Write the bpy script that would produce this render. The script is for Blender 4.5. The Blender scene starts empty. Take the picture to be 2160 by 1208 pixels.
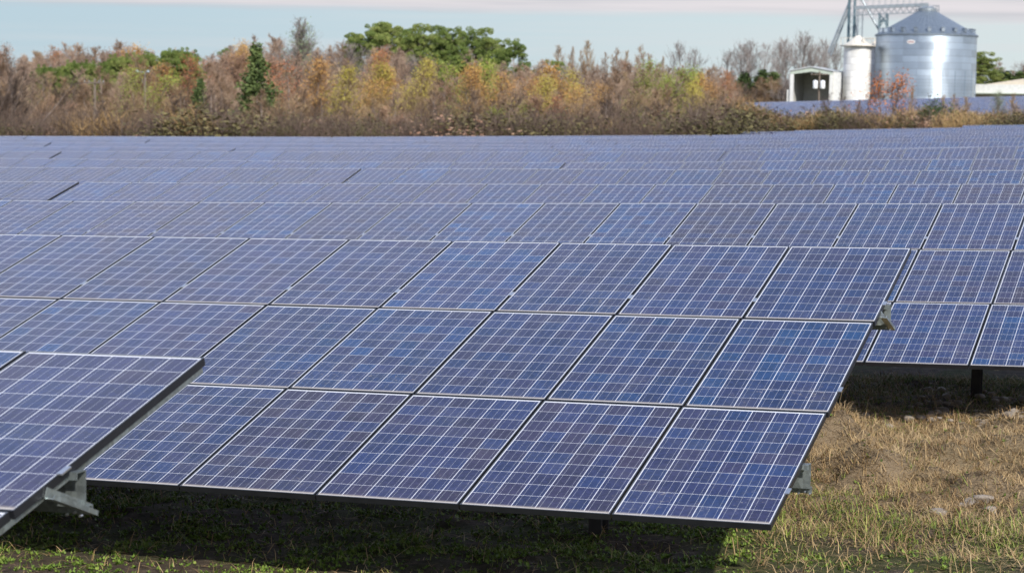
import bpy, math, random
import numpy as np
from mathutils import Matrix, Vector

# ------------------------------------------------------------------ camera, sky, sun, exposure
scene = bpy.context.scene
COL = scene.collection
F_PX, YAW, PITCH, ROLL = 4222.3, math.radians(-20.613), math.radians(-5.0), math.radians(1.0)


def cam_axes():
    cy, sy, cp, sp = math.cos(YAW), math.sin(YAW), math.cos(PITCH), math.sin(PITCH)
    f = Vector((sy * cp, cy * cp, sp)); r = Vector((cy, -sy, 0)); u = r.cross(f)
    cr, sr = math.cos(ROLL), math.sin(ROLL)
    return cr * r + sr * u, -sr * r + cr * u, f


RX, UX, FX = cam_axes()
cam_d = bpy.data.cameras.new("camera"); cam = bpy.data.objects.new("camera", cam_d); COL.objects.link(cam)
cam.matrix_world = Matrix(((RX.x, UX.x, -FX.x, 0), (RX.y, UX.y, -FX.y, 0), (RX.z, UX.z, -FX.z, 0), (0, 0, 0, 1)))
cam_d.sensor_fit = 'HORIZONTAL'; cam_d.sensor_width = 36.0; cam_d.lens = F_PX / 2160 * 36
cam_d.clip_start = 0.5; cam_d.clip_end = 6000
cam_d.dof.use_dof = True; cam_d.dof.focus_distance = 15.6; cam_d.dof.aperture_fstop = 4.0
scene.camera = cam

SUN_AZ, SUN_EL = math.radians(140), math.radians(36)       # azimuth from +Y towards +X
world = bpy.data.worlds.new("World"); scene.world = world; world.use_nodes = True
wt = world.node_tree; wt.nodes.clear()


def N(t, kind, **kw):
    n = t.nodes.new(kind)
    for k, v in kw.items():
        if k == 'ins':
            for kk, vv in v.items():
                n.inputs[kk].default_value = vv
        else:
            setattr(n, k, v)
    return n


def L(t, a, b): t.links.new(a, b)


def math_n(t, op, a, b=None, c=None, clamp=False):
    n = t.nodes.new('ShaderNodeMath'); n.operation = op; n.use_clamp = clamp
    for i, v in enumerate((a, b, c)):
        if v is None: continue
        if isinstance(v, (int, float)): n.inputs[i].default_value = v
        else: t.links.new(v, n.inputs[i])
    return n.outputs[0]


def sstep(t, v, lo, hi):
    n = N(t, 'ShaderNodeMapRange', interpolation_type='SMOOTHSTEP', ins={'From Min': lo, 'From Max': hi})
    L(t, v, n.inputs['Value']); return n.outputs[0]


def mixc(t, fac, a, b, mode='MIX'):
    n = N(t, 'ShaderNodeMix', data_type='RGBA', blend_type=mode, clamp_factor=True)
    for sock, v in ((n.inputs[0], fac), (n.inputs[6], a), (n.inputs[7], b)):
        if isinstance(v, (int, float)): sock.default_value = v
        elif isinstance(v, (tuple, list)): sock.default_value = (*v[:3], 1)
        else: L(t, v, sock)
    return n.outputs[2]


sky = N(wt, 'ShaderNodeTexSky', sky_type='NISHITA', sun_disc=False, sun_elevation=SUN_EL, sun_rotation=SUN_AZ,
        air_density=1.0, dust_density=0.6, ozone_density=2.2, altitude=100)
tc = N(wt, 'ShaderNodeTexCoord'); sp = N(wt, 'ShaderNodeSeparateXYZ'); L(wt, tc.outputs['Generated'], sp.inputs[0])
zz = sp.outputs[2]
# a high cloud sheet that starts a few degrees up and breaks into thin streaks overhead
mp = N(wt, 'ShaderNodeMapping', ins={'Scale': (3.0, 3.0, 60.0)}); L(wt, tc.outputs['Generated'], mp.inputs[0])
n1 = N(wt, 'ShaderNodeTexNoise', ins={'Scale': 2.0, 'Detail': 5.0, 'Roughness': .55}); L(wt, mp.outputs[0], n1.inputs['Vector'])
edge = math_n(wt, 'ADD', zz, math_n(wt, 'MULTIPLY', math_n(wt, 'SUBTRACT', n1.outputs[0], .5), .012))
low = sstep(wt, edge, .0455, .0505)
zc = math_n(wt, 'ADD', math_n(wt, 'MAXIMUM', zz, 0), .12)
pr = N(wt, 'ShaderNodeCombineXYZ')
L(wt, math_n(wt, 'DIVIDE', sp.outputs[0], zc), pr.inputs[0]); L(wt, math_n(wt, 'DIVIDE', sp.outputs[1], zc), pr.inputs[1])
n2 = N(wt, 'ShaderNodeTexNoise', ins={'Scale': .9, 'Detail': 6.0, 'Roughness': .6}); L(wt, pr.outputs[0], n2.inputs['Vector'])
broken = sstep(wt, n2.outputs[0], .38, .72)
high = sstep(wt, zz, .46, .60); mid = sstep(wt, zz, .09, .22)
sheet = math_n(wt, 'ADD', math_n(wt, 'MULTIPLY', math_n(wt, 'SUBTRACT', 1.0, high), math_n(wt, 'SUBTRACT', .88, math_n(wt, 'MULTIPLY', mid, math_n(wt, 'MULTIPLY', math_n(wt, 'SUBTRACT', 1.0, broken), .42)))),
               math_n(wt, 'MULTIPLY', high, math_n(wt, 'MULTIPLY', broken, .35)))
cl = math_n(wt, 'MULTIPLY', low, sheet)
hs = N(wt, 'ShaderNodeHueSaturation', ins={'Saturation': 1.0, 'Value': 1.0}); L(wt, sky.outputs[0], hs.inputs['Color'])
side = sstep(wt, sp.outputs[0], -.62, -.05)
lowc = mixc(wt, side, (1.95, 2.6, 3.12), (2.95, 3.34, 3.5))
lowm = math_n(wt, 'MULTIPLY', math_n(wt, 'SUBTRACT', 1.0, sstep(wt, zz, .04, .40)), .92)
base_sky = mixc(wt, lowm, hs.outputs[0], lowc)
streak = N(wt, 'ShaderNodeTexNoise', ins={'Scale': 1.6, 'Detail': 6.0, 'Roughness': .6}); smp = N(wt, 'ShaderNodeMapping', ins={'Scale': (2.2, 2.2, 90.0), 'Location': (.3, .1, .4)})
L(wt, tc.outputs['Generated'], smp.inputs[0]); L(wt, smp.outputs[0], streak.inputs['Vector'])
thin = math_n(wt, 'MULTIPLY', sstep(wt, streak.outputs[0], .42, .78), math_n(wt, 'MULTIPLY', sstep(wt, zz, .0, .03), .34))
base_sky = mixc(wt, thin, base_sky, (3.45, 3.45, 3.55))
ccol = mixc(wt, sstep(wt, streak.outputs[0], .35, .7), (2.75, 2.74, 2.95), (3.85, 3.60, 3.72))
ccol = mixc(wt, mid, ccol, (4.9, 5.2, 6.6))  # upper bank is unseen, extended and brightened to pale the far panels' reflections
wcol = mixc(wt, cl, base_sky, ccol)
bg = N(wt, 'ShaderNodeBackground', ins={'Strength': 0.15}); L(wt, wcol, bg.inputs[0])
wo = N(wt, 'ShaderNodeOutputWorld'); L(wt, bg.outputs[0], wo.inputs[0])

sun_d = bpy.data.lights.new("sun", 'SUN'); sun_d.energy = 3.4; sun_d.angle = math.radians(0.55); sun_d.color = (1.0, .95, .87)
sun = bpy.data.objects.new("sun", sun_d); COL.objects.link(sun)
SUN_V = Vector((math.sin(SUN_AZ) * math.cos(SUN_EL), math.cos(SUN_AZ) * math.cos(SUN_EL), math.sin(SUN_EL)))
sun.rotation_euler = SUN_V.to_track_quat('Z', 'Y').to_euler()
scene.view_settings.view_transform = 'Standard'; scene.view_settings.look = 'None'
scene.view_settings.exposure = 0.5; scene.view_settings.gamma = 1.0
scene.render.engine = 'CYCLES'
scene.cycles.max_bounces = 6; scene.cycles.diffuse_bounces = 3; scene.cycles.glossy_bounces = 3
scene.cycles.transparent_max_bounces = 8; scene.cycles.caustics_reflective = False; scene.cycles.caustics_refractive = False
scene.cycles.sample_clamp_indirect = 6.0

# ------------------------------------------------------------------ helpers
rnd = random.Random(7); nrg = np.random.default_rng(11)


def ray(px, py):
    return RX * ((px - 1080) / F_PX) + UX * ((604 - py) / F_PX) + FX


def at(px, py, Y):                       # point on the sight line at world depth Y
    r = ray(px, py); return r * (Y / r.y)


def tag(o, label=None, cat=None, group=None, kind=None):
    if label: o['label'] = label
    if cat: o['category'] = cat
    if group: o['group'] = group
    if kind: o['kind'] = kind
    return o


def empty(name, loc, label=None, cat=None, group=None):
    o = bpy.data.objects.new(name, None); o.location = loc; o.empty_display_size = .3; COL.objects.link(o)
    return tag(o, label, cat, group)


def link(name, me, parent=None, loc=(0, 0, 0), rot=None):
    o = bpy.data.objects.new(name, me); COL.objects.link(o); o.location = loc
    if rot is not None: o.rotation_euler = rot
    if parent: o.parent = parent
    return o


def copy_tree(root):
    c = root.copy(); COL.objects.link(c)
    for ch in root.children:
        d = ch.copy(); COL.objects.link(d); d.parent = c
        for g in ch.children:
            e = g.copy(); COL.objects.link(e); e.parent = d
    return c


class MB:
    def __init__(s): s.v = []; s.f = []; s.m = []; s.uv = None

    def add(s, vs, fs, m=0):
        b = len(s.v); s.v += [tuple(v) for v in vs]; s.f += [tuple(i + b for i in f) for f in fs]; s.m += [m] * len(fs)

    def box(s, c, d, M=None, m=0):
        x, y, z = (q / 2 for q in d); c = Vector(c)
        vs = [Vector((i * x, j * y, k * z)) for k in (-1, 1) for j in (-1, 1) for i in (-1, 1)]
        vs = [(M @ v if M else v) + c for v in vs]
        s.add(vs, [(0, 2, 3, 1), (4, 5, 7, 6), (0, 1, 5, 4), (2, 6, 7, 3), (0, 4, 6, 2), (1, 3, 7, 5)], m)

    def bar(s, a, b, w, h=None, m=0, up=(0, 0, 1)):
        a, b = Vector(a), Vector(b); d = (b - a); l = d.length; d.normalize(); u = Vector(up)
        if abs(d.dot(u)) > .98: u = Vector((0, 1, 0))
        r = d.cross(u).normalized(); u = r.cross(d)
        M = Matrix((r, d, u)).transposed(); s.box((a + b) / 2, (w, l, h or w), M, m)

    def tube(s, pts, rad, n=8, m=0, cap=True):
        pts = [Vector(p) for p in pts]; rad = rad if isinstance(rad, (list, tuple)) else [rad] * len(pts)
        vs = []; fs = []
        for i, p in enumerate(pts):
            d = (pts[min(i + 1, len(pts) - 1)] - pts[max(i - 1, 0)]).normalized()
            u = Vector((0, 0, 1)) if abs(d.z) < .95 else Vector((1, 0, 0))
            a = d.cross(u).normalized(); b = d.cross(a)
            for k in range(n):
                t = 2 * math.pi * k / n; vs.append(p + (a * math.cos(t) + b * math.sin(t)) * rad[i])
        for i in range(len(pts) - 1):
            for k in range(n):
                j = (k + 1) % n; fs.append((i * n + k, i * n + j, i * n + n + j, i * n + n + k))
        if cap:
            fs.append(tuple(range(n))); fs.append(tuple(range(len(vs) - 1, len(vs) - n - 1, -1)))
        s.add(vs, fs, m)

    def lathe(s, prof, n=48, m=0, c=(0, 0)):
        vs = []; fs = []
        for r, z in prof:
            for k in range(n):
                t = 2 * math.pi * k / n; vs.append((c[0] + r * math.cos(t), c[1] + r * math.sin(t), z))
        for i in range(len(prof) - 1):
            for k in range(n):
                j = (k + 1) % n; fs.append((i * n + k, i * n + j, i * n + n + j, i * n + n + k))
        s.add(vs, fs, m)

    def prism(s, prof, a, b, m=0):       # closed (y,z) profile swept along x from a to b
        n = len(prof); vs = [(a, y, z) for y, z in prof] + [(b, y, z) for y, z in prof]
        s.add(vs, [(i, (i + 1) % n, n + (i + 1) % n, n + i) for i in range(n)] + [tuple(range(n - 1, -1, -1)), tuple(range(n, 2 * n))], m)

    def mesh(s, name, mats, smooth=False):
        me = bpy.data.meshes.new(name); me.from_pydata(s.v, [], s.f)
        for q in (mats if isinstance(mats, (list, tuple)) else [mats]): me.materials.append(q)
        me.polygons.foreach_set('material_index', s.m)
        if smooth: me.polygons.foreach_set('use_smooth', [True] * len(s.f))
        me.update(); return me

    def build(s, name, mats, parent=None, loc=(0, 0, 0), rot=None, smooth=False):
        return link(name, s.mesh(name, mats, smooth), parent, loc, rot)


def np_mesh(name, V, F, mat, tint=None, smooth=False):
    """V (n,3), F list of (k, m) index arrays of equal width per block"""
    me = bpy.data.meshes.new(name)
    loops = np.concatenate([f.ravel() for f in F]).astype(np.int32)
    tot = np.concatenate([np.full(len(f), f.shape[1]) for f in F]).astype(np.int32)
    me.vertices.add(len(V)); me.vertices.foreach_set('co', V.astype(np.float32).ravel())
    me.loops.add(len(loops)); me.loops.foreach_set('vertex_index', loops)
    me.polygons.add(len(tot)); me.polygons.foreach_set('loop_start', np.concatenate([[0], np.cumsum(tot)[:-1]]).astype(np.int32))
    me.polygons.foreach_set('loop_total', tot)
    if smooth: me.polygons.foreach_set('use_smooth', np.ones(len(tot), bool))
    me.materials.append(mat); me.update(calc_edges=True)
    if tint is not None:
        a = me.attributes.new('tint', 'FLOAT', 'POINT'); a.data.foreach_set('value', tint.astype(np.float32))
    return me


def vnoise(x, y, seed=0):
    x = np.asarray(x, float); y = np.asarray(y, float)
    xi = np.floor(x).astype(np.int64); yi = np.floor(y).astype(np.int64); fx = x - xi; fy = y - yi
    fx = fx * fx * (3 - 2 * fx); fy = fy * fy * (3 - 2 * fy)

    def h(a, b):
        n = (a * 374761393 + b * 668265263 + seed * 2246822519) & 0xffffffff
        n = ((n ^ (n >> 13)) * 1274126177) & 0xffffffff
        return ((n ^ (n >> 16)) & 0xffff) / 65535.0
    return (h(xi, yi) * (1 - fx) + h(xi + 1, yi) * fx) * (1 - fy) + (h(xi, yi + 1) * (1 - fx) + h(xi + 1, yi + 1) * fx) * fy


def fbm(x, y, seed=0, o=4):
    r = 0; a = .5
    for i in range(o):
        r = r + a * vnoise(np.asarray(x) * 2 ** i, np.asarray(y) * 2 ** i, seed + i); a *= .5
    return r / (1 - .5 ** o)


# ------------------------------------------------------------------ materials
def mat(name):
    m = bpy.data.materials.new(name); m.use_nodes = True; t = m.node_tree; t.nodes.clear()
    o = N(t, 'ShaderNodeOutputMaterial'); b = N(t, 'ShaderNodeBsdfPrincipled'); L(t, b.outputs[0], o.inputs[0])
    return m, t, b


def noise(t, scale, detail=4, rough=.55, vec=None, obj=True):
    n = N(t, 'ShaderNodeTexNoise', ins={'Scale': scale, 'Detail': detail, 'Roughness': rough})
    if vec is None:
        c = N(t, 'ShaderNodeTexCoord'); vec = c.outputs['Object']
    L(t, vec, n.inputs['Vector']); return n.outputs[0]


def ramp(t, v, stops):
    n = N(t, 'ShaderNodeValToRGB'); e = n.color_ramp.elements
    while len(e) < len(stops): e.new(.5)
    for q, (p, c) in zip(e, stops): q.position = p; q.color = (*c, 1)
    L(t, v, n.inputs[0]); return n.outputs[0]


def bump(t, b, h, strength=.3, dist=.02):
    n = N(t, 'ShaderNodeBump', ins={'Strength': strength, 'Distance': dist}); L(t, h, n.inputs['Height']); L(t, n.outputs[0], b.inputs['Normal'])


def simple(name, col, rough=.6, metal=0, var=.15, scale=3.0, bmp=0):
    m, t, b = mat(name); nz = noise(t, scale, 5)
    c = ramp(t, nz, [(.25, tuple(q * (1 - var) for q in col)), (.75, tuple(min(1, q * (1 + var)) for q in col))])
    L(t, c, b.inputs['Base Color']); b.inputs['Roughness'].default_value = rough; b.inputs['Metallic'].default_value = metal
    if bmp: bump(t, b, nz, bmp)
    return m


MW, MH, GAP = .996, 1.656, .016
PW, PH = MW + GAP, MH + GAP


def panel_material():
    m, t, b = mat("polycrystalline_glass")
    uv = N(t, 'ShaderNodeUVMap', uv_map='UVMap'); s = N(t, 'ShaderNodeSeparateXYZ'); L(t, uv.outputs[0], s.inputs[0])
    U, V = s.outputs[0], s.outputs[1]
    pu, pv = math_n(t, 'FLOOR', U), math_n(t, 'FLOOR', V); fu, fv = math_n(t, 'FRACT', U), math_n(t, 'FRACT', V)
    mx, my = .013, .022
    cw, ch = (MW - 2 * mx) / 6, (MH - 2 * my) / 10
    cx = math_n(t, 'DIVIDE', math_n(t, 'SUBTRACT', math_n(t, 'MULTIPLY', fu, MW), mx), cw)
    cy = math_n(t, 'DIVIDE', math_n(t, 'SUBTRACT', math_n(t, 'MULTIPLY', fv, MH), my), ch)
    ix, iy = math_n(t, 'FLOOR', cx), math_n(t, 'FLOOR', cy); gx, gy = math_n(t, 'FRACT', cx), math_n(t, 'FRACT', cy)
    ax = math_n(t, 'ABSOLUTE', math_n(t, 'SUBTRACT', gx, .5)); ay = math_n(t, 'ABSOLUTE', math_n(t, 'SUBTRACT', gy, .5))
    gapx = math_n(t, 'GREATER_THAN', ax, .5 - .0155); gapy = math_n(t, 'GREATER_THAN', ay, .5 - .0095)
    outx = math_n(t, 'GREATER_THAN', math_n(t, 'ABSOLUTE', math_n(t, 'SUBTRACT', cx, 3.0)), 3.0)
    outy = math_n(t, 'GREATER_THAN', math_n(t, 'ABSOLUTE', math_n(t, 'SUBTRACT', cy, 5.0)), 5.0)
    white = math_n(t, 'MAXIMUM', math_n(t, 'MAXIMUM', gapx, gapy), math_n(t, 'MAXIMUM', outx, outy))
    bb = math_n(t, 'LESS_THAN', math_n(t, 'ABSOLUTE', math_n(t, 'SUBTRACT', math_n(t, 'FRACT', math_n(t, 'MULTIPLY', gx, 3.0)), .5)), .013)
    oi = N(t, 'ShaderNodeObjectInfo'); seed = math_n(t, 'MULTIPLY', oi.outputs['Random'], 413.0)
    c = N(t, 'ShaderNodeCombineXYZ')
    L(t, math_n(t, 'ADD', math_n(t, 'MULTIPLY', pu, 7.0), ix), c.inputs[0]); L(t, math_n(t, 'ADD', math_n(t, 'MULTIPLY', pv, 11.0), iy), c.inputs[1]); L(t, seed, c.inputs[2])
    wn = N(t, 'ShaderNodeTexWhiteNoise', noise_dimensions='3D'); L(t, c.outputs[0], wn.inputs[0])
    ws = N(t, 'ShaderNodeSeparateColor'); L(t, wn.outputs['Color'], ws.inputs[0])
    c2 = N(t, 'ShaderNodeCombineXYZ'); L(t, pu, c2.inputs[0]); L(t, pv, c2.inputs[1]); L(t, seed, c2.inputs[2])
    wp = N(t, 'ShaderNodeTexWhiteNoise', noise_dimensions='3D'); L(t, c2.outputs[0], wp.inputs[0])
    wps = N(t, 'ShaderNodeSeparateColor'); L(t, wp.outputs['Color'], wps.inputs[0])
    hue = math_n(t, 'ADD', math_n(t, 'MULTIPLY', ws.outputs[0], .52), math_n(t, 'MULTIPLY', wp.outputs[0], .48))
    cell = ramp(t, hue, [(.0, (.050, .032, .050)), (.24, (.039, .032, .080)), (.50, (.028, .035, .112)), (.80, (.019, .043, .142)), (1.0, (.010, .068, .205))])
    gco = N(t, 'ShaderNodeCombineXYZ'); L(t, math_n(t, 'MULTIPLY', U, MW), gco.inputs[0]); L(t, math_n(t, 'MULTIPLY', V, MH), gco.inputs[1]); L(t, seed, gco.inputs[2])
    vo = N(t, 'ShaderNodeTexVoronoi', ins={'Scale': 45.0}); L(t, gco.outputs[0], vo.inputs['Vector'])
    vs = N(t, 'ShaderNodeSeparateColor'); L(t, vo.outputs['Color'], vs.inputs[0])
    br = math_n(t, 'ADD', math_n(t, 'ADD', .33, math_n(t, 'MULTIPLY', wps.outputs[1], .16)), math_n(t, 'ADD', math_n(t, 'MULTIPLY', vs.outputs[0], .30), math_n(t, 'MULTIPLY', ws.outputs[1], .24)))
    bc = N(t, 'ShaderNodeCombineColor'); [L(t, br, bc.inputs[i]) for i in range(3)]
    cell = mixc(t, 1.0, cell, bc.outputs[0], 'MULTIPLY')
    cell = mixc(t, bb, cell, (.42, .44, .48))
    col = mixc(t, white, cell, (.70, .71, .74))
    # dust film, heavier towards the lower edge, with dried splashes
    d1 = noise(t, 3.2, 5, .6, gco.outputs[0]); d2 = noise(t, 26.0, 4, .7, gco.outputs[0])
    lowe = math_n(t, 'SUBTRACT', 1.0, math_n(t, 'ABSOLUTE', math_n(t, 'MULTIPLY', math_n(t, 'SUBTRACT', fv, .17), 5.0)), clamp=True)
    spl = math_n(t, 'MULTIPLY', math_n(t, 'MULTIPLY', lowe, sstep(t, d2, .56, .72)), sstep(t, math_n(t, 'ADD', d1, math_n(t, 'MULTIPLY', wp.outputs[0], .18)), .52, .74))
    film = math_n(t, 'ADD', .006, math_n(t, 'MULTIPLY', sstep(t, d1, .4, .8), .06))
    rim = math_n(t, 'MULTIPLY', sstep(t, fv, .030, .010), .75)
    speck = math_n(t, 'MULTIPLY', sstep(t, noise(t, 120.0, 2, .5, gco.outputs[0]), .72, .78), .35)
    dust = math_n(t, 'ADD', math_n(t, 'ADD', film, rim), math_n(t, 'ADD', math_n(t, 'MULTIPLY', spl, .5), speck), clamp=True)
    col = mixc(t, dust, col, (.38, .33, .275))
    L(t, col, b.inputs['Base Color'])
    b.inputs['IOR'].default_value = 1.5; b.inputs['Sheen Weight'].default_value = .17; b.inputs['Sheen Roughness'].default_value = .26; b.inputs['Sheen Tint'].default_value = (.76, .76, 1, 1)
    L(t, math_n(t, 'ADD', .13, math_n(t, 'MULTIPLY', dust, .7)), b.inputs['Roughness'])
    return m


M = {}
M['panel'] = panel_material()
M['frame'] = simple("black_anodised_frame", (.020, .021, .025), .42, .35, .3, 8)
M['lip'] = simple("frame_top_lip", (.10, .105, .115), .35, .6, .2, 6)
M['backsheet'] = simple("white_backsheet", (.62, .62, .63), .6, 0, .05)
M['clip'] = simple("bright_aluminium", (.62, .63, .65), .35, .9, .1)


def galv(name, col, rough=.42):
    m, t, b = mat(name); c = N(t, 'ShaderNodeTexCoord')
    vo = N(t, 'ShaderNodeTexVoronoi', ins={'Scale': 45.0}); L(t, c.outputs['Object'], vo.inputs['Vector'])
    s = N(t, 'ShaderNodeSeparateColor'); L(t, vo.outputs['Color'], s.inputs[0]); nz = noise(t, 4.0, 5)
    k = math_n(t, 'ADD', math_n(t, 'MULTIPLY', s.outputs[0], .35), math_n(t, 'MULTIPLY', nz, .65))
    L(t, ramp(t, k, [(.3, tuple(q * .72 for q in col)), (.7, tuple(q * 1.15 for q in col))]), b.inputs['Base Color'])
    b.inputs['Metallic'].default_value = .75; L(t, math_n(t, 'ADD', rough - .1, math_n(t, 'MULTIPLY', s.outputs[1], .2)), b.inputs['Roughness'])
    return m


M['galv'] = galv("galvanised_steel", (.34, .385, .38))
M['post'] = simple("weathered_steel_post", (.06, .055, .055), .7, .4, .35, 6)


# ------------------------------------------------------------------ the lie of the land
_A = [(-22.6, 32.33, -1.50), (-15.4, 32.33, -1.33), (-9.1, 32.33, -1.17), (-3.6, 32.33, -1.0), (-28.2, 40.3, -1.54), (-19.3, 40.3, -1.33), (-11.4, 40.3, -1.15),
      (-4.5, 40.3, -.98), (-33.9, 48.37, -1.59), (-23.1, 48.37, -1.42), (-13.7, 48.37, -1.19), (-5.4, 48.37, -.91), (-39.5, 56.4, -1.63), (-26.9, 56.4, -1.34),
      (-16, 56.4, -1.09), (-6.3, 56.4, -.71), (-44.9, 64.16, -1.66), (-30.7, 64.16, -1.43), (-18.2, 64.16, -1.15), (-20.4, 72.13, -1.11), (-8.1, 72.13, -.74),
      (-9.8, 88, -.62), (-23.6, 88, -1.08), (-33.2, 88, -1.38), (-51.5, 88, -1.61), (-11.6, 104, -.52), (-27.9, 104, -1.09), (-39.3, 104, -1.42),
      (-14.3, 128, -.30), (-2.7, 16.4, -1.055), (-10.8, 16.4, -1.26), (-3.6, 24.3, -1.01), (-17, 24.3, -1.40), (-4.7, 8.45, -1.21), (-56, 80, -1.72), (-70, 104, -2.0)]
_A = np.array(_A)


def _basis(x, y):
    x = np.asarray(x, float) / 40; y = np.asarray(y, float) / 60
    return np.stack([np.ones_like(x), x, y, x * x, x * y, y * y], -1)


_C = np.linalg.lstsq(_basis(_A[:, 0], _A[:, 1]), _A[:, 2], rcond=None)[0]


def table_top(x, y):                       # height of a table's upper edge on this land
    xc = np.clip(x, -95, 12); yc = np.clip(y, 2, 128)
    return _basis(xc, yc) @ _C


def ground(x, y):
    x = np.asarray(x, float); y = np.asarray(y, float)
    z = table_top(x, y) - 1.97
    s = np.clip((y - 118) / 120, 0, 1); s = s * s * (3 - 2 * s)
    right = np.clip((x + 110) / 60, 0, 1)
    z = z + s * (1.0 + 2.35 * right)
    s2 = np.clip((y - 240) / 600, 0, 1)
    return z + 6 * s2


# ------------------------------------------------------------------ ground sheet
def ground_sheet():
    xs = np.concatenate([-np.geomspace(3000, 16, 42), np.arange(-15, 7.51, .09), np.geomspace(8.0, 3000, 34)])
    ys = np.concatenate([[-1500, -600, -200, -60, -20, 0, 5, 8], np.arange(10, 24.01, .09), np.geomspace(24.8, 4500, 64)])
    X, Y = np.meshgrid(xs, ys); Z = ground(X, Y)
    near = np.clip((X + 15) / 1, 0, 1) * np.clip((3 - X) / 1, 0, 1) * np.clip((Y - 10) / .5, 0, 1) * np.clip((24 - Y) / 1, 0, 1)
    Z = near_z(X, Y)
    V = np.stack([X, Y, Z], -1).reshape(-1, 3); w = len(xs); h = len(ys)
    i = (np.arange(h - 1)[:, None] * w + np.arange(w - 1)[None]).ravel()
    F = np.stack([i, i + 1, i + w + 1, i + w], 1)
    m, t, b = mat("soil_and_turf"); c = N(t, 'ShaderNodeTexCoord'); P = c.outputs['Object']
    a = noise(t, .9, 6, .6, P); a2 = noise(t, 9.0, 6, .65, P); a3 = noise(t, 70.0, 4, .7, P)
    soil = ramp(t, a2, [(.3, (.035, .026, .019)), (.55, (.085, .064, .047)), (.8, (.16, .125, .092))])
    moss = ramp(t, a3, [(.3, (.030, .034, .012)), (.7, (.085, .105, .026))])
    straw = ramp(t, a3, [(.3, (.16, .115, .07)), (.7, (.32, .245, .155))])
    col = mixc(t, math_n(t, 'MULTIPLY', sstep(t, a, .44, .60), .75), soil, moss); s = N(t, 'ShaderNodeSeparateXYZ'); L(t, P, s.inputs[0])
    a4 = noise(t, .35, 4, .5, P)
    dry = math_n(t, 'MULTIPLY', sstep(t, math_n(t, 'ADD', s.outputs[1], math_n(t, 'MULTIPLY', a, 3.0)), 16.6, 17.6), sstep(t, math_n(t, 'SUBTRACT', 21.5, s.outputs[1]), .0, 1.2))
    col = mixc(t, math_n(t, 'MULTIPLY', dry, .8), col, straw)
    far = sstep(t, s.outputs[1], 26, 40)
    fcol = ramp(t, a4, [(.3, (.07, .085, .03)), (.7, (.16, .13, .07))])
    col = mixc(t, far, col, fcol)
    L(t, col, b.inputs['Base Color']); b.inputs['Roughness'].default_value = .95; b.inputs['Specular IOR Level'].default_value = .15
    bump(t, b, math_n(t, 'ADD', a2, math_n(t, 'MULTIPLY', a3, .4)), .8, .04)
    o = link("ground", np_mesh("ground", V, [F], m, smooth=True)); tag(o, kind='structure')


def _hum(x, y):
    yy = y + (fbm(x * .9, y * .9, 41) - .5) * 2.2
    return np.clip((yy - 15.6) / .8, 0, 1) * np.clip((20.3 - yy) / .8, 0, 1) * np.clip(fbm(x * 1.9, y * 2.2, 71, 3) - .42, 0, 1) * .75


def near_z(x, y):
    x = np.asarray(x, float); y = np.asarray(y, float)
    near = np.clip((x + 15) / 1, 0, 1) * np.clip((7.5 - x) / 1, 0, 1) * np.clip((y - 10) / .5, 0, 1) * np.clip((24 - y) / 1, 0, 1)
    return ground(x, y) + near * ((fbm(x * 1.1, y * 1.6, 3) - .5) * .12 + (fbm(x * 4.5, y * 4.5, 9, 4) - .5) * .07 + _hum(x, y))


ground_sheet()

# ------------------------------------------------------------------ solar tables
TILT = math.radians(16.0); CT, ST = math.cos(TILT), math.sin(TILT); TH = 3 * PH - GAP


def uv_mesh(name, V, F, UV, mats, mi):
    me = bpy.data.meshes.new(name); me.from_pydata(V, [], F)
    for q in mats: me.materials.append(q)
    me.polygons.foreach_set('material_index', mi)
    l = me.uv_layers.new(name='UVMap')
    l.data.foreach_set('uv', np.array([UV[i] for f in F for i in f], float).ravel()); me.update(); return me


LIP = .008


def glass_mesh():                          # local x to the right, y up the slope; top at z = 0
    x0, x1, y0, y1 = LIP, MW - LIP, LIP, MH - LIP; V = []; UV = []
    for z in (-.002, -.008):
        for x, y in ((x0, y0), (x1, y0), (x1, y1), (x0, y1)):
            V.append((x, y, z)); UV.append((x / MW, y / MH))
    F = [(0, 1, 2, 3), (7, 6, 5, 4), (0, 4, 5, 1), (1, 5, 6, 2), (2, 6, 7, 3), (3, 7, 4, 0)]
    return uv_mesh("solar_panel", V, F, UV, [M['panel'], M['backsheet']], [0, 1, 1, 1, 1, 1])


def frame_mesh():
    b = MB(); d = .040
    for x in (LIP / 2, MW - LIP / 2): b.box((x, MH / 2, -d / 2), (LIP, MH - 2 * LIP, d))
    for y in (LIP / 2, MH - LIP / 2): b.box((MW / 2, y, -d / 2), (MW, LIP, d))
    for i, f in enumerate(b.f):
        if all(abs(b.v[k][2]) < 1e-6 for k in f): b.m[i] = 1
    return b.mesh("frame", [M['frame'], M['lip']])


GLASS, FRAME = glass_mesh(), frame_mesh()


def far_field(ncol, three=True):           # all modules of a far table as one sheet with depth
    V = []; UV = []; F = []; mi = []
    for c in range(ncol):
        for r in range(3):
            b = len(V); X0, Y0 = c * PW, r * PH
            for z in (0, -.04):
                for x, y in ((0, 0), (MW, 0), (MW, MH), (0, MH)):
                    V.append((X0 + x, Y0 + y, z)); UV.append((c + min(max(x / MW, .012), .988), r + min(max(y / MH, .001), .993)))
            F += [tuple(i + b for i in f) for f in [(0, 1, 2, 3), (7, 6, 5, 4), (0, 4, 5, 1), (1, 5, 6, 2), (2, 6, 7, 3), (3, 7, 4, 0)]]; mi += [0, 2, 1, 1, 1, 1]
    return uv_mesh("panel_sheet", V, F, UV, [M['panel'], M['frame'], M['backsheet']], mi)


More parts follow.
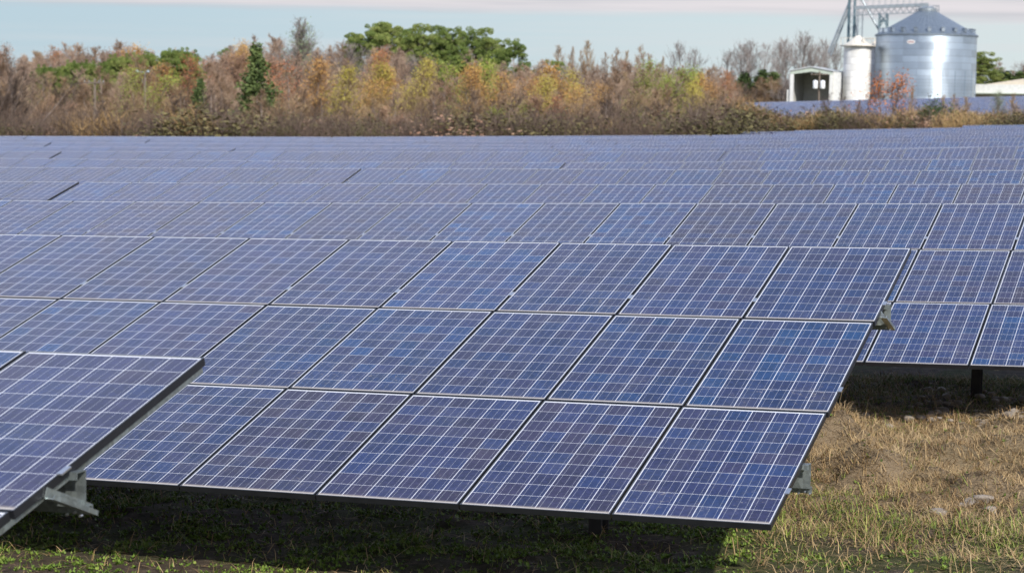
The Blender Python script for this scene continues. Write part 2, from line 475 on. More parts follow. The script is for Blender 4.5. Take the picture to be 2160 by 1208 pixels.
def post_mesh(h):
    b = MB(); b.box((0, 0, h / 2), (.012, .16, h)); b.box((0, -.085, h / 2), (.10, .010, h)); b.box((0, .085, h / 2), (.10, .010, h)); return b


def structure_parts(root, cols, top, Y, near, inset=1.9, end_rail=.30):
    """cols: x of the left edge of each module column (local to root), top(x): world z of the upper edge"""
    ox, oy, oz = root.location; n = len(cols); x0, x1 = cols[0], cols[-1] + MW
    grd = lambda x, y: float(near_z(ox + x, oy + y))

    def under(x, v, depth):                # point at distance v down from the upper edge, depth below the module backs
        return Vector((x, -v * CT + depth * ST - (oy - Y), top(ox + x) - v * ST - depth * CT - oz))
    # posts and sloping girders
    post_v = 2.45; pxs = []; x = x1 - inset
    while x > x0 + .3: pxs.append(x); x -= 4.7
    for x in pxs:
        a = under(x, post_v, .26); zg = grd(x, a.y) - oz - .35
        if near:
            post_mesh(a.z - zg).build('post', M['post'], root, (x, a.y, zg))
        else:
            b = MB(); b.box((0, 0, (a.z - zg) / 2), (.1, .17, a.z - zg)); b.build('post', M['post'], root, (x, a.y, zg))
        if near:
            g = MB(); g.bar(under(x, .35, .315), under(x, TH - 1.0, .315), .06, .10); g.build('girder', M['galv'], root)
    if not near: return
    for v in (1.16, 4.03):                 # two long purlins, standing proud at both ends
        b = MB(); xs = [x0 - .14] + [c + MW + GAP / 2 for c in cols[:-1]] + [x1 + .034]
        rects = [(-.075, -.004, -.005, .0), (-.075, -.070, -.035, -.005), (-.009, -.004, -.160, -.005), (-.009, .050, -.165, -.160), (.045, .050, -.205, -.165)]
        for y0_, y1_, z0_, z1_ in rects:
            vs = []; fs = []
            for x in xs:
                p = under(x, v, .048); vs += [(p.x, p.y + qy, p.z + qz) for qy, qz in ((y0_, z0_), (y1_, z0_), (y1_, z1_), (y0_, z1_))]
            for i in range(len(xs) - 1):
                for k in range(4): fs.append((i * 4 + k, i * 4 + (k + 1) % 4, i * 4 + 4 + (k + 1) % 4, i * 4 + 4 + k))
            fs += [(3, 2, 1, 0), tuple(len(vs) - 4 + k for k in range(4))]; b.add(vs, fs)
        pu = b.build('purlin', M['galv'], root)
        for dx, dz in ((.04, -.19), (.01, -.178), (-.03, -.19)):
            p = under(x1 + dx, v, .048); bb = MB(); bb.tube([(p.x, p.y - .062, p.z + dz), (p.x, p.y - .046, p.z + dz)], .006, 8); bb.build('bolt', M['clip'], pu)
        if v < 2:                          # angle brace from rail to purlin foot
            b = MB(); a_, c_ = under(x1 + .004, v + .27, .030), under(x1 + .02, v + .005, .235)
            b.bar(a_, c_, .005, .05); b.bar(a_ + Vector((.022, 0, -.022)), c_ + Vector((.022, 0, -.022)), .040, .005); b.bar(a_ + Vector((.041, 0, -.014)), c_ + Vector((.041, 0, -.014)), .004, .022); b.build('brace', M['galv'], root)
    for x in [c + .25 for c in cols[::2]] + [x1 - end_rail]:   # slope rails under the modules
        b = MB(); b.bar(under(x, .03, .054), under(x, TH - .05, .054), .042, .026); b.build('rail', M['galv'], root)


def ordinal(k): return ["nearest", "second", "third", "fourth", "fifth", "sixth", "seventh", "eighth", "ninth", "tenth", "eleventh", "twelfth", "thirteenth", "fourteenth", "fifteenth", "sixteenth"][k]


GRP = "solar tables in rows across the field"


def near_table(x0, ncol, Y, top, label, structure=True, **kw):
    root = empty('solar_table', (x0, Y - 2.4, float(ground(x0, Y - 2.4))), label, 'solar array', GRP); ox, oy, oz = root.location
    cols = [i * PW for i in range(ncol)]
    for c in cols:
        za, zb = top(x0 + c), top(x0 + c + MW); roll = math.atan2(zb - za, MW)
        Rm = Matrix(((math.cos(roll), 0, -math.sin(roll)), (0, 1, 0), (math.sin(roll), 0, math.cos(roll)))) @ Matrix(((1, 0, 0), (0, CT, -ST), (0, ST, CT)))
        eul = Rm.to_euler()
        for r in range(3):
            v = TH - r * PH                # distance from the upper edge to this module's lower edge
            p = Vector((c, (Y - oy) - v * CT, za - v * ST - oz))
            jit = rnd.uniform(-.0015, .0015)
            g = link('solar_panel', GLASS, root, p + Vector((0, 0, jit)), eul)
            link('frame', FRAME, g)
    if structure:
        structure_parts(root, cols, top, Y, structure == 'near', **kw)
        for i in range(1, ncol + 1):       # clamps between modules and at the right end
            for v in ((1.28,) if i < ncol else (1.28, 2.95, 4.55)):
                b = MB(); x = i * PW - GAP / 2 if i < ncol else (ncol - 1) * PW + MW + .004
                z = top(x0 + min(x, (ncol - 1) * PW + MW)) - v * ST - oz
                b.box((0, 0, .002), (.030 if i < ncol else .028, .075, .008), Matrix(((1, 0, 0), (0, CT, -ST), (0, ST, CT))))
                b.build('clamp', M['clip'], root, (x, (Y - oy) - v * CT, z))
    return root


FAR_SHEETS = {}


def far_table(x0, ncol, Y, z0, z1, label, group=GRP):
    root = empty('solar_table', (x0, Y - 2.4, float(ground(x0, Y - 2.4))), label, 'solar array', group); ox, oy, oz = root.location
    if ncol not in FAR_SHEETS: FAR_SHEETS[ncol] = far_field(ncol)
    roll = math.atan2(z1 - z0, ncol * PW)
    Rm = Matrix(((math.cos(roll), 0, -math.sin(roll)), (0, 1, 0), (math.sin(roll), 0, math.cos(roll)))) @ Matrix(((1, 0, 0), (0, CT, -ST), (0, ST, CT)))
    tag(link('panel_sheet', FAR_SHEETS[ncol], root, Vector((0, (Y - oy) - TH * CT, z0 - TH * ST - oz)), Rm.to_euler()))
    n = max(2, round(ncol / 3.5))
    for k in range(n):
        x = .5 + (ncol * PW - 1) * k / (n - 1); zt = z0 + (z1 - z0) * x / (ncol * PW) - 3.35 * ST - .1 - oz; y = (Y - oy) - 3.35 * CT
        zg = float(ground(ox + x, oy + y)) - oz - .3
        b = MB(); b.box((0, 0, (zt - zg) / 2), (.1, .17, zt - zg)); b.build('post', M['post'], root, (x, y, zg))
    return root


def prof(pts):
    xs = np.array([p[0] for p in pts]); zs = np.array([p[1] for p in pts]); o = np.argsort(xs); xs, zs = xs[o], zs[o]
    sl0 = (zs[1] - zs[0]) / (xs[1] - xs[0]); sl1 = (zs[-1] - zs[-2]) / (xs[-1] - xs[-2])

    def f(x):
        if x < xs[0]: return float(zs[0] + (x - xs[0]) * sl0)
        if x > xs[-1]: return float(zs[-1] + (x - xs[-1]) * min(sl1, .03))
        return float(np.interp(x, xs, zs))
    return f


tA = prof([(-20, -1.206 - 15.26 * .02796), (-4.742, -1.206)])
tB = prof([(-26, -1.055 - 23.3 * .02497), (-2.686, -1.055)])
tC = prof([(-30, -1.80), (-17.6, -1.412), (-15, -1.356), (-10.9, -1.243), (-3.63, -1.012)])
Xm = {'D': [-22.6, -18.9, -15.4, -12.2, -9.1, -6.3, -3.6], 'E': [-28.2, -23.6, -19.3, -15.2, -11.4, -7.8, -4.5], 'F': [-33.9, -28.3, -23.1, -18.3, -13.7, -9.4, -5.4],
      'G': [-39.5, -33, -26.9, -21.3, -16, -11, -6.3], 'H': [-44.9, -37.5, -30.7, -24.2, -18.2, -9, -7.2], 'I': [-50.4, -42.1, -34.6, -27.2, -20.4, -14.1, -8.1]}
Zm = {'D': [-1.5, -1.42, -1.33, -1.25, -1.17, -1.08, -1.0], 'E': [-1.54, -1.43, -1.33, -1.23, -1.15, -1.07, -.98], 'F': [-1.59, -1.5, -1.42, -1.32, -1.19, -1.03, -.91],
      'G': [-1.63, -1.49, -1.34, -1.22, -1.09, -.92, -.71], 'H': [-1.66, -1.54, -1.43, -1.27, -1.15, -.90, -.80], 'I': [-1.69, -1.55, -1.44, -1.33, -1.11, -.94, -.74]}
near_table(-4.742 - 8 * PW + GAP, 8, 8.446, tA, "solar table with its end cropped at the lower left, nearest to the viewer", 'near', end_rail=.034)
near_table(-2.686 - 20 * PW + GAP, 20, 16.414, tB, "big front solar table whose right end overhangs the sunlit dry grass", 'near')
xc = -3.625 + 7 * PW
near_table(xc - 22 * PW + GAP / 2, 22, 24.30, tC, "solar table just behind the front one, its steel post showing at the right", 'near', inset=(xc - GAP / 2 + 2.86) % 4.7)
near_table(xc - 22 * PW - .16 - 8 * PW, 8, 24.30, tC, "left end of the third row, a solar table barely inside the frame", 'far')


def row(k, Y, gap_px, top, near=True, n=22):
    """gap_px: (x, y) in the photograph of the right-hand corner of a table with a break beside it"""
    xe = at(*gap_px, Y).x; L_ = n * PW + .14
    lo, hi = at(-40, gap_px[1], Y).x, at(2200, gap_px[1], Y).x
    xs = []; s = xe - L_ + .14
    while s + L_ > lo: s -= L_
    s += L_
    while s < hi: xs.append(s); s += L_
    for i, x in enumerate(xs):
        if len(xs) == 1: w = "only solar table in view of the %s row back"
        elif len(xs) == 2: w = ("solar table left of the break in the %s row back", "solar table right of the break in the %s row back")[i]
        else: w = ("leftmost solar table of the %s row back", "middle solar table of the %s row back", "rightmost solar table of the %s row back", "far right solar table of the %s row back")[i if len(xs) == 3 or i < 2 else (2 if i == 2 else 3)] if len(xs) <= 4 else "solar table number %d along the %%s row back" % (i + 1)
        w = w % ordinal(k)
        if near: near_table(x, n, Y, top, w, 'far')
        else: far_table(x, n, Y, top(x), top(x + n * PW), w)


row(3, 32.33, (169, 385), prof(list(zip(Xm['D'], Zm['D']))))
row(4, 40.30, (764, 355.5), prof(list(zip(Xm['E'], Zm['E']))))
row(5, 48.37, (1195, 343), prof(list(zip(Xm['F'], Zm['F']))))
row(6, 56.40, (1532, 320), prof(list(zip(Xm['G'], Zm['G']))))
row(7, 64.16, (499, 313.7), prof(list(zip(Xm['H'], Zm['H']))), False)
row(8, 72.13, (110, 301), prof(list(zip(Xm['I'], Zm['I']))), False)
FARP = {80.1: [(-56, -1.72), (-46.8, -1.57), (-30.2, -1.38), (-21.5, -1.08), (-8.9, -.67)], 88.1: [(-62, -1.80), (-51.5, -1.61), (-33.2, -1.38), (-23.6, -1.08), (-9.8, -.62)],
        96.1: [(-67, -1.92), (-56, -1.75), (-36.2, -1.39), (-25.8, -1.07), (-10.7, -.59)], 104.1: [(-73, -2.07), (-61, -1.88), (-39.3, -1.42), (-27.9, -1.09), (-11.6, -.52)]}
for k, (Y, gp, sub) in enumerate([(80.1, (318, 292), 1), (88.1, (900, 292), 1), (96.1, (1250, 288), 1), (104.1, (700, 290), 1)]):
    row(9 + k, Y, gp, prof(FARP[Y]), False)
for k, (Y, px, py, z0, z1, xr) in enumerate([(112.1, 1567, 278.5, -1.03, -.45, -12.5), (120.1, 1677, 275.5, -.92, -.37, -13.4), (128.1, 2033, 265, -.50, -.30, -14.3)]):
    xl = at(px, py, Y).x; s = (z1 - (za := at(px, py, Y).z)) / (xr - xl); n = max(6, int((xr + 4 - xl) / PW))
    far_table(xl, n, Y, za, za + s * n * PW, "last short solar row of the field, %s" % ("starting left of the white shed", "starting below the white shed", "starting right of the big silo's middle")[k])

# second field of tables beyond the scrub, before the bins
for i, Y in enumerate(np.arange(166, 226, 8.0)):
    xl, xr = at(1560, 210, Y).x, at(2230, 210, Y).x; x = xl - rnd.uniform(0, 3)
    if i in (0, 1): x = at(1700, 210, Y).x
    while x < xr:
        n = 22; za, zb = float(ground(x, Y)) + 2.1, float(ground(x + n * PW, Y)) + 2.1
        far_table(x, n, Y, za, zb, "solar table of the distant blue field between the scrub and the grain bins", "solar tables of the distant field by the bins"); x += n * PW + .4

# ------------------------------------------------------------------ trees and scrub


def plant_mat(name, stops, rough=.75, trans=0.0):
    m, t, b = mat(name); oi = N(t, 'ShaderNodeObjectInfo'); at_ = N(t, 'ShaderNodeAttribute', attribute_name='tint')
    k = math_n(t, 'ADD', math_n(t, 'MULTIPLY', at_.outputs['Fac'], .62), math_n(t, 'MULTIPLY', oi.outputs['Random'], .38))
    L(t, ramp(t, k, stops), b.inputs['Base Color']); b.inputs['Roughness'].default_value = rough; b.inputs['Specular IOR Level'].default_value = .2
    if trans: b.inputs['Subsurface Weight'].default_value = 0
    return m


PM = {
    'bark': plant_mat("grey_brown_bark", [(.1, (.13, .10, .085)), (.5, (.24, .19, .16)), (.9, (.36, .30, .26))]),
    'twig': plant_mat("bare_pinkish_twigs", [(.1, (.15, .100, .066)), (.45, (.32, .212, .136)), (.75, (.42, .295, .175)), (.95, (.46, .36, .18))]),
    'pale': plant_mat("haze_paled_tan_twigs", [(.1, (.25, .175, .130)), (.4, (.40, .285, .21)), (.7, (.48, .355, .255)), (.95, (.52, .41, .25))]),  # tan twigs lightened, putting faint haze of the far wood into the colour
    'grey': plant_mat("bare_grey_twigs", [(.1, (.17, .145, .13)), (.5, (.28, .24, .22)), (.9, (.38, .33, .30))]),
    'dark': plant_mat("dark_brown_twigs", [(.1, (.055, .040, .032)), (.5, (.115, .082, .064)), (.9, (.20, .145, .11))]),
    'orange': plant_mat("orange_leaves", [(.1, (.36, .17, .06)), (.5, (.50, .27, .085)), (.9, (.58, .39, .13))]),
    'rust': plant_mat("rusty_brown_leaves", [(.1, (.23, .125, .08)), (.5, (.34, .205, .135)), (.9, (.43, .29, .20))]),
    'yellow': plant_mat("yellow_green_leaves", [(.1, (.32, .27, .05)), (.5, (.46, .39, .075)), (.9, (.55, .46, .12))]),
    'lime': plant_mat("spring_green_leaves", [(.1, (.17, .23, .035)), (.5, (.27, .33, .055)), (.9, (.36, .40, .09))]),
    'red': plant_mat("red_leaves", [(.1, (.26, .085, .05)), (.5, (.40, .14, .07)), (.9, (.48, .22, .10))]),
    'maple': plant_mat("red_orange_maple_leaves", [(.1, (.36, .10, .035)), (.5, (.52, .19, .06)), (.9, (.60, .28, .10))]),
    'pine': plant_mat("pine_needles", [(.05, (.05, .085, .02)), (.45, (.15, .205, .05)), (.85, (.30, .33, .10))]),
    'cedar': plant_mat("cedar_foliage", [(.1, (.035, .058, .022)), (.5, (.080, .118, .038)), (.9, (.15, .185, .06))]),
    'sage': plant_mat("grey_green_young_leaves", [(.1, (.14, .19, .10)), (.5, (.22, .28, .15)), (.9, (.32, .37, .20))]),
    'olive': plant_mat("olive_brush", [(.1, (.065, .062, .026)), (.5, (.120, .105, .045)), (.9, (.19, .16, .07))]),
    'tan': plant_mat("tan_dead_stalks", [(.1, (.23, .145, .065)), (.5, (.38, .25, .115)), (.9, (.50, .36, .18))]),
}


def segs_mesh(name, S, m, rg, sides=3):
    """S rows: x0 y0 z0 r0 x1 y1 z1 r1 (prisms)"""
    S = np.asarray(S, float); n = len(S); a, b = S[:, 0:3], S[:, 4:7]; d = b - a; d /= np.linalg.norm(d, axis=1, keepdims=True) + 1e-9
    ref = np.where(np.abs(d[:, 2:3]) < .9, [[0, 0, 1.]], [[1., 0, 0]]); u = np.cross(d, ref); u /= np.linalg.norm(u, axis=1, keepdims=True); w = np.cross(d, u)
    V = []
    for e, r in ((a, S[:, 3:4]), (b, S[:, 7:8])):
        for k in range(sides):
            t = 2 * math.pi * k / sides; V.append(e + (u * math.cos(t) + w * math.sin(t)) * r)
    V = np.stack(V, 1).reshape(-1, 3); base = np.arange(n)[:, None] * 2 * sides
    F = np.concatenate([base + np.array([k, (k + 1) % sides, sides + (k + 1) % sides, sides + k]) for k in range(sides)])
    return np_mesh(name, V, [F], m, np.repeat(rg.random(n), 2 * sides))


def quads(P, U, W, rg, tint=None):
    V = np.stack([P - U - W * .6, P + U - W, P + U * .7 + W, P - U + W * .8], 1).reshape(-1, 3); n = len(P)
    F = np.arange(n)[:, None] * 4 + np.arange(4); t = np.repeat(rg.random(n) if tint is None else tint, 4); return V, F, t


def leaf_quads(P, size, rg, tint=None):
    n = len(P); u = rg.normal(size=(n, 3)); u /= np.linalg.norm(u, axis=1, keepdims=True); w = np.cross(u, rg.normal(size=(n, 3))); w /= np.linalg.norm(w, axis=1, keepdims=True)
    s = size * rg.uniform(.55, 1.25, (n, 1)); return quads(P, u * s * .5, w * s * .36, rg, tint)


def rot_away(d, ang, rg, up=0.0):
    a = np.cross(d, rg.normal(size=3)); a /= np.linalg.norm(a) + 1e-9; v = d * math.cos(ang) + a * math.sin(ang); v[2] += up; return v / np.linalg.norm(v)


def bare(seed, H=10, nb=26, spread=.38, length=.34, start=.18, ns=6, nt=4, tw=.016, fork=1, up=.25):
    """trunk + limbs as tapered prisms, twigs as a finer set, and the twig ends (for leaves)"""
    rg = np.random.default_rng(seed); T = []; C = []; E = []
    for f in range(fork):
        p = np.zeros(3) + (rg.normal(size=3) * [.12, .12, 0] if f else 0); d = np.array([rg.normal() * .05, rg.normal() * .05, 1.0])
        if fork > 1: d[:2] += rg.normal(size=2) * .22
        d /= np.linalg.norm(d); K = 9; pts = [p]; Hf = H * rg.uniform(.88, 1.0)
        for i in range(K):
            d = d + rg.normal(size=3) * [.05, .05, 0]; d[2] += .02; d /= np.linalg.norm(d); pts.append(pts[-1] + d * Hf / K)
        r0 = .0105 * H / math.sqrt(fork)
        rad = lambda t: r0 * (1 - t) ** .8 + .012
        for i in range(K): T.append([*pts[i], rad(i / K), *pts[i + 1], rad((i + 1) / K)])
        for b in range(nb // fork):
            t = start + (1 - start) * (b + rg.random()) / (nb // fork); t = min(t, .985); i = min(int(t * K), K - 1); q = pts[i] + (pts[i + 1] - pts[i]) * (t * K - i)
            dd = rot_away(d, rg.uniform(.6, 1.25) * spread * 2, rg, up); ln = H * length * (1.05 - t) ** .7 * rg.uniform(.6, 1.15); kk = 3; rb = max(.012, rad(t) * .5)
            bp = [q]
            for j in range(kk):
                dd = dd + rg.normal(size=3) * .13; dd[2] += up * .5; dd /= np.linalg.norm(dd); bp.append(bp[-1] + dd * ln / kk)
                (T if j == 0 else C).append([*bp[-2], rb * (1 - j / kk * .8), *bp[-1], rb * (1 - (j + 1) / kk * .8) + .006])
            for s_ in range(ns):
                tt = rg.uniform(.25, 1.0); j = min(int(tt * kk), kk - 1); o = bp[j] + (bp[j + 1] - bp[j]) * (tt * kk - j)
                d2 = rot_away(dd, rg.uniform(.35, .9), rg, up * .6); l2 = ln * rg.uniform(.28, .55); e = o + d2 * l2; C.append([*o, tw * .8, *e, tw * .5]); E.append(e)
                for w_ in range(nt):
                    o2 = o + (e - o) * rg.uniform(.3, 1); d3 = rot_away(d2, rg.uniform(.25, .8), rg, up * .4); e2 = o2 + d3 * l2 * rg.uniform(.35, .8); C.append([*o2, tw * .55, *e2, tw * .3]); E.append(e2)
    return T, C, np.array(E), rg


LIB = {}


def lib_bare(key, seed, crown, bark='bark', leaf=None, nleaf=0, lsize=.2, **kw):
    T, C, E, rg = bare(seed, **kw); trunk = segs_mesh("trunk", T, PM[bark], rg, 5)
    if leaf:
        P = E[rg.integers(0, len(E), nleaf)] + rg.normal(size=(nleaf, 3)) * .34
        V, F, t = leaf_quads(P, lsize, rg)
        me = segs_mesh("crown", C, PM[crown], rg); me.materials.append(PM[leaf])
        # twigs and leaves joined in one crown mesh
        v0 = np.empty(len(me.vertices) * 3); me.vertices.foreach_get('co', v0); v0 = v0.reshape(-1, 3); nf = len(me.polygons)
        li = np.empty(len(me.loops), np.int32); me.loops.foreach_get('vertex_index', li); tt = np.empty(len(v0)); me.attributes['tint'].data.foreach_get('value', tt)
        me2 = np_mesh("crown", np.concatenate([v0, V]), [li.reshape(-1, 4), F + len(v0)], PM[crown], np.concatenate([tt, t])); me2.materials.append(PM[leaf])
        me2.polygons.foreach_set('material_index', np.concatenate([np.zeros(nf, np.int32), np.ones(len(F), np.int32)])); bpy.data.meshes.remove(me); me = me2
    else: me = segs_mesh("crown", C, PM[crown], rg)
    LIB.setdefault(key, []).append((trunk, me, kw.get('H', 10)))


for i in range(5): lib_bare('bare', 100 + i, 'twig', nb=40, ns=9, nt=6, spread=.30 + .03 * i, start=.06, tw=.019)
for i in range(4): lib_bare('pale', 110 + i, 'pale', nb=40, ns=9, nt=6, spread=.30 + .04 * i, start=.10, tw=.019)
for i in range(3): lib_bare('grey', 120 + i, 'grey', nb=32, ns=7, nt=5, spread=.36, length=.42, start=.22, fork=1 + i % 2, tw=.02)
for i in range(3): lib_bare('wide', 130 + i, 'grey', nb=24, ns=6, nt=4, spread=.38, length=.50, start=.30, up=.26, tw=.024, fork=1 + i)
for i in range(3): lib_bare('dark', 140 + i, 'dark', nb=36, ns=8, nt=5, spread=.34, length=.40, start=.04, fork=3, tw=.02)
for k, s0, nl in (('orange', 150, 3000), ('rust', 160, 2400), ('yellow', 170, 3400), ('lime', 180, 3800), ('red', 190, 1700), ('sage', 200, 1800)):
    for i in range(2 if k != 'rust' else 3):
        lib_bare(k, s0 + i, 'twig' if k != 'sage' else 'grey', leaf=k, nleaf=nl, lsize=.11, nb=36, ns=9, nt=5, spread=.34, length=.36, start=.14, fork=1 + i)


def lib_pine(seed, H=15, crown_from=.42):
    rg = np.random.default_rng(seed); T = []; P = []; Tn = []
    pts = [np.zeros(3)]; d = np.array([0, 0, 1.])
    for i in range(8):
        d = d + rg.normal(size=3) * [.03, .03, 0]; d /= np.linalg.norm(d); pts.append(pts[-1] + d * H / 8 * .97)
    for i in range(8): T.append([*pts[i], .17 * (1 - i / 8) + .03, *pts[i + 1], .17 * (1 - (i + 1) / 8) + .03])
    nb = 40
    for b in range(nb):
        t = crown_from + (1 - crown_from) * (b + rg.random()) / nb; i = min(int(t * 8), 7); q = pts[i] + (pts[i + 1] - pts[i]) * (t * 8 - i)
        rel = (t - crown_from) / (1 - crown_from); a = rg.uniform(0, 2 * math.pi); ln = H * .21 * (math.sin(math.pi * (.22 + .78 * rel)) ** .7 + .18) * rg.uniform(.5, 1.2)
        e = q + np.array([math.cos(a) * ln, math.sin(a) * ln, ln * rg.uniform(.05, .45)]); T.append([*q, .05, *e, .02])
        for c in range(rg.integers(3, 7)):
            cc = q + (e - q) * rg.uniform(.4, 1.08) + rg.normal(size=3) * .48; rr = rg.uniform(.28, .72); n = int(170 * rr / .5)
            v = rg.normal(size=(n, 3)); v /= np.linalg.norm(v, axis=1, keepdims=True); P.append(cc + v * rr * np.array([1, 1, .62]) * rg.uniform(.55, 1, (n, 1)) ** .5); Tn.append(np.full(n, rg.random()) * .6 + rg.random(n) * .4)
    P = np.concatenate(P); V, F, t = leaf_quads(P, .15, rg, np.concatenate(Tn))
    LIB.setdefault('pine', []).append((segs_mesh("trunk", T, PM['bark'], rg, 6), np_mesh("crown", V, [F], PM['pine'], t), H))


for i in range(4): lib_pine(300 + i, crown_from=.34 + .06 * i)


def lib_cedar(seed, H=10):
    rg = np.random.default_rng(seed); T = [[0, 0, 0, .13, 0, 0, H * .95, .02]]; P = []; Tn = []
    for b in range(90):
        t = .10 + .90 * (b + rg.random()) / 90; a = rg.uniform(0, 6.283); ln = H * .19 * (1.03 - t) ** .75 * rg.uniform(.5, 1.2) + .10
        q = np.array([0, 0, t * H * .96]); e = q + np.array([math.cos(a) * ln, math.sin(a) * ln, ln * .55]); T.append([*q, .03, *e, .01])
        n = int(44 * (ln / 1.2 + .50)); P.append(q + (e - q) * rg.uniform(.2, 1.08, (n, 1)) + rg.normal(size=(n, 3)) * [.17, .17, .22]); Tn.append(rg.random() * .6 + rg.random(n) * .4)
    V, F, t = leaf_quads(np.concatenate(P), .24, rg, np.concatenate(Tn))
    LIB.setdefault('cedar', []).append((segs_mesh("trunk", T, PM['bark'], rg, 5), np_mesh("crown", V, [F], PM['cedar'], t), H))


for i in range(2): lib_cedar(330 + i)


def lib_shrub(key, seed, m, leaf=None, H=3.0, n=60, w=.55, nl=0, tw=.012):
    rg = np.random.default_rng(seed); S = []; E = []
    for i in range(n):
        a = rg.uniform(0, 6.283); lean = rg.uniform(0, w); d = np.array([math.cos(a) * lean, math.sin(a) * lean, 1.]); d /= np.linalg.norm(d); p = np.array([math.cos(a), math.sin(a), 0]) * rg.uniform(0, .25) * H * w
        l = H * rg.uniform(.55, 1.03) * (1 - .35 * lean); mid = p + d * l * .5; d2 = d + rg.normal(size=3) * .12; e = mid + d2 / np.linalg.norm(d2) * l * .5
        S += [[*p, tw * 1.6, *mid, tw * 1.1], [*mid, tw * 1.1, *e, tw * .4]]; E.append(e)
        for k in range(9):
            o = p + (mid - p) * rg.uniform(.3, 1) if rg.random() < .45 else mid + (e - mid) * rg.random(); dd = rot_away(d, rg.uniform(.3, .9), rg, .15); ee = o + dd * l * rg.uniform(.10, .26); S.append([*o, tw * .8, *ee, tw * .35]); E.append(ee)
    stem = segs_mesh("stem", S[:2 * 8], PM['bark'], rg, 4); me = segs_mesh("foliage", S, PM[m], rg)
    if leaf:
        E = np.array(E); P = E[rg.integers(0, len(E), nl)] * rg.uniform(.82, 1.0, (nl, 1)) + rg.normal(size=(nl, 3)) * .16; V, F, t = leaf_quads(P, .095, rg); bpy.data.meshes.remove(me)
        me = np_mesh("foliage", V, [F], PM[leaf], t); stem = segs_mesh("stem", S, PM[m], rg)
    LIB.setdefault(key, []).append((stem, me, H))


for i in range(3):
    lib_shrub('sh_brown', 400 + i, 'dark'); lib_shrub('sh_olive', 410 + i, 'dark', 'olive', nl=3600, n=50); lib_shrub('sh_tan', 420 + i, 'tan', n=150, w=.30, H=2.4)
    lib_shrub('sh_rust', 430 + i, 'dark', 'rust', nl=1100, n=40)
lib_shrub('sh_green', 440, 'dark', 'cedar', nl=3200, n=40, w=.4)

lib_bare('maple', 215, 'dark', leaf='maple', nleaf=1100, lsize=.11, nb=22, ns=5, nt=3, spread=.36, length=.40, start=.25, fork=2, H=5)
USED = set()


def plant(key, px, py_top, Y, label, cat, group=None, name=None, wide=1.0, sink=.1, variant=None):
    p = at(px, py_top + (9 if key == 'pine' else 0), Y); g = float(ground(p.x, Y)); h = p.z - g
    if h < .5: return None
    v = LIB[key]; i = rnd.randrange(len(v)) if variant is None else variant % len(v); A, B, H = v[i]; s = h / H
    root = empty(name or {'pine': 'pine_tree', 'cedar': 'cedar_tree'}.get(key, 'shrub' if key.startswith('sh_') else 'tree'), (p.x, Y, g - sink), label, cat, group)
    root.scale = (s * wide, s * wide, s); root.rotation_euler = (0, 0, rnd.uniform(0, 6.28))
    link(A.name.split('.')[0], A, root); link(B.name.split('.')[0], B, root); return root


LAB = {
    'pale': ("bare pale tan tree in the dense autumn wood beyond the solar rows", "bare pale trees of the wood"),
    'bare': ("bare pinkish brown tree in the dense autumn wood beyond the solar rows", "bare trees of the autumn wood"),
    'grey': ("bare pale grey tree standing up through the autumn wood", "bare grey trees of the wood"),
    'dark': ("dark brown many-stemmed bare tree at the wood's near edge", "dark bare trees at the wood's edge"),
    'rust': ("tree keeping sparse rusty brown leaves in the autumn wood", "rusty trees of the wood"),
    'orange': ("tree with thin orange leaves in the autumn wood", "orange trees of the wood"),
    'yellow': ("tree with yellow-green leaves in the autumn wood", "yellow-green trees of the wood"),
    'lime': ("tree with fresh light green leaves in the autumn wood", "light green trees of the wood"),
    'red': ("tree with thin dull red leaves in the autumn wood", "red trees of the wood"),
}


def wood(key, px, py, Y, wide=1.0): return plant(key, px, py, Y, LAB[key][0], 'tree', LAB[key][1], wide=wide)


def interp(px, tab): return float(np.interp(px, [a for a, _ in tab], [b for _, b in tab]))


SKYLINE = [(-60, 95), (0, 92), (60, 96), (130, 92), (190, 80), (230, 74), (270, 82), (310, 106), (380, 92), (440, 100), (520, 84), (570, 74), (650, 84), (700, 70), (770, 88), (850, 92), (1000, 112), (1100, 126), (1200, 128), (1300, 126), (1400, 134), (1480, 140), (1580, 150), (1660, 158), (1700, 162)]
MIDTOP = [(-60, 140), (0, 128), (90, 142), (200, 134), (300, 126), (400, 122), (480, 148), (620, 132), (760, 136), (900, 142), (1050, 144), (1200, 150), (1400, 150), (1500, 160), (1600, 172)]
FRONT = [(-60, 178), (100, 205), (300, 190), (500, 196), (700, 190), (900, 196), (1100, 192), (1300, 196), (1450, 190), (1560, 215)]
# skyline layer
x = -70
while x < 1560:
    wood(rnd.choices(['pale', 'grey', 'rust', 'orange', 'bare'], [7.5, 2.2, .45, .12, 2])[0], x, interp(x, SKYLINE) + rnd.choice([0, 4, 9, 15]) + rnd.uniform(-7, 7), rnd.uniform(190, 204), rnd.uniform(1.15, 1.5)); x += rnd.uniform(23, 33)


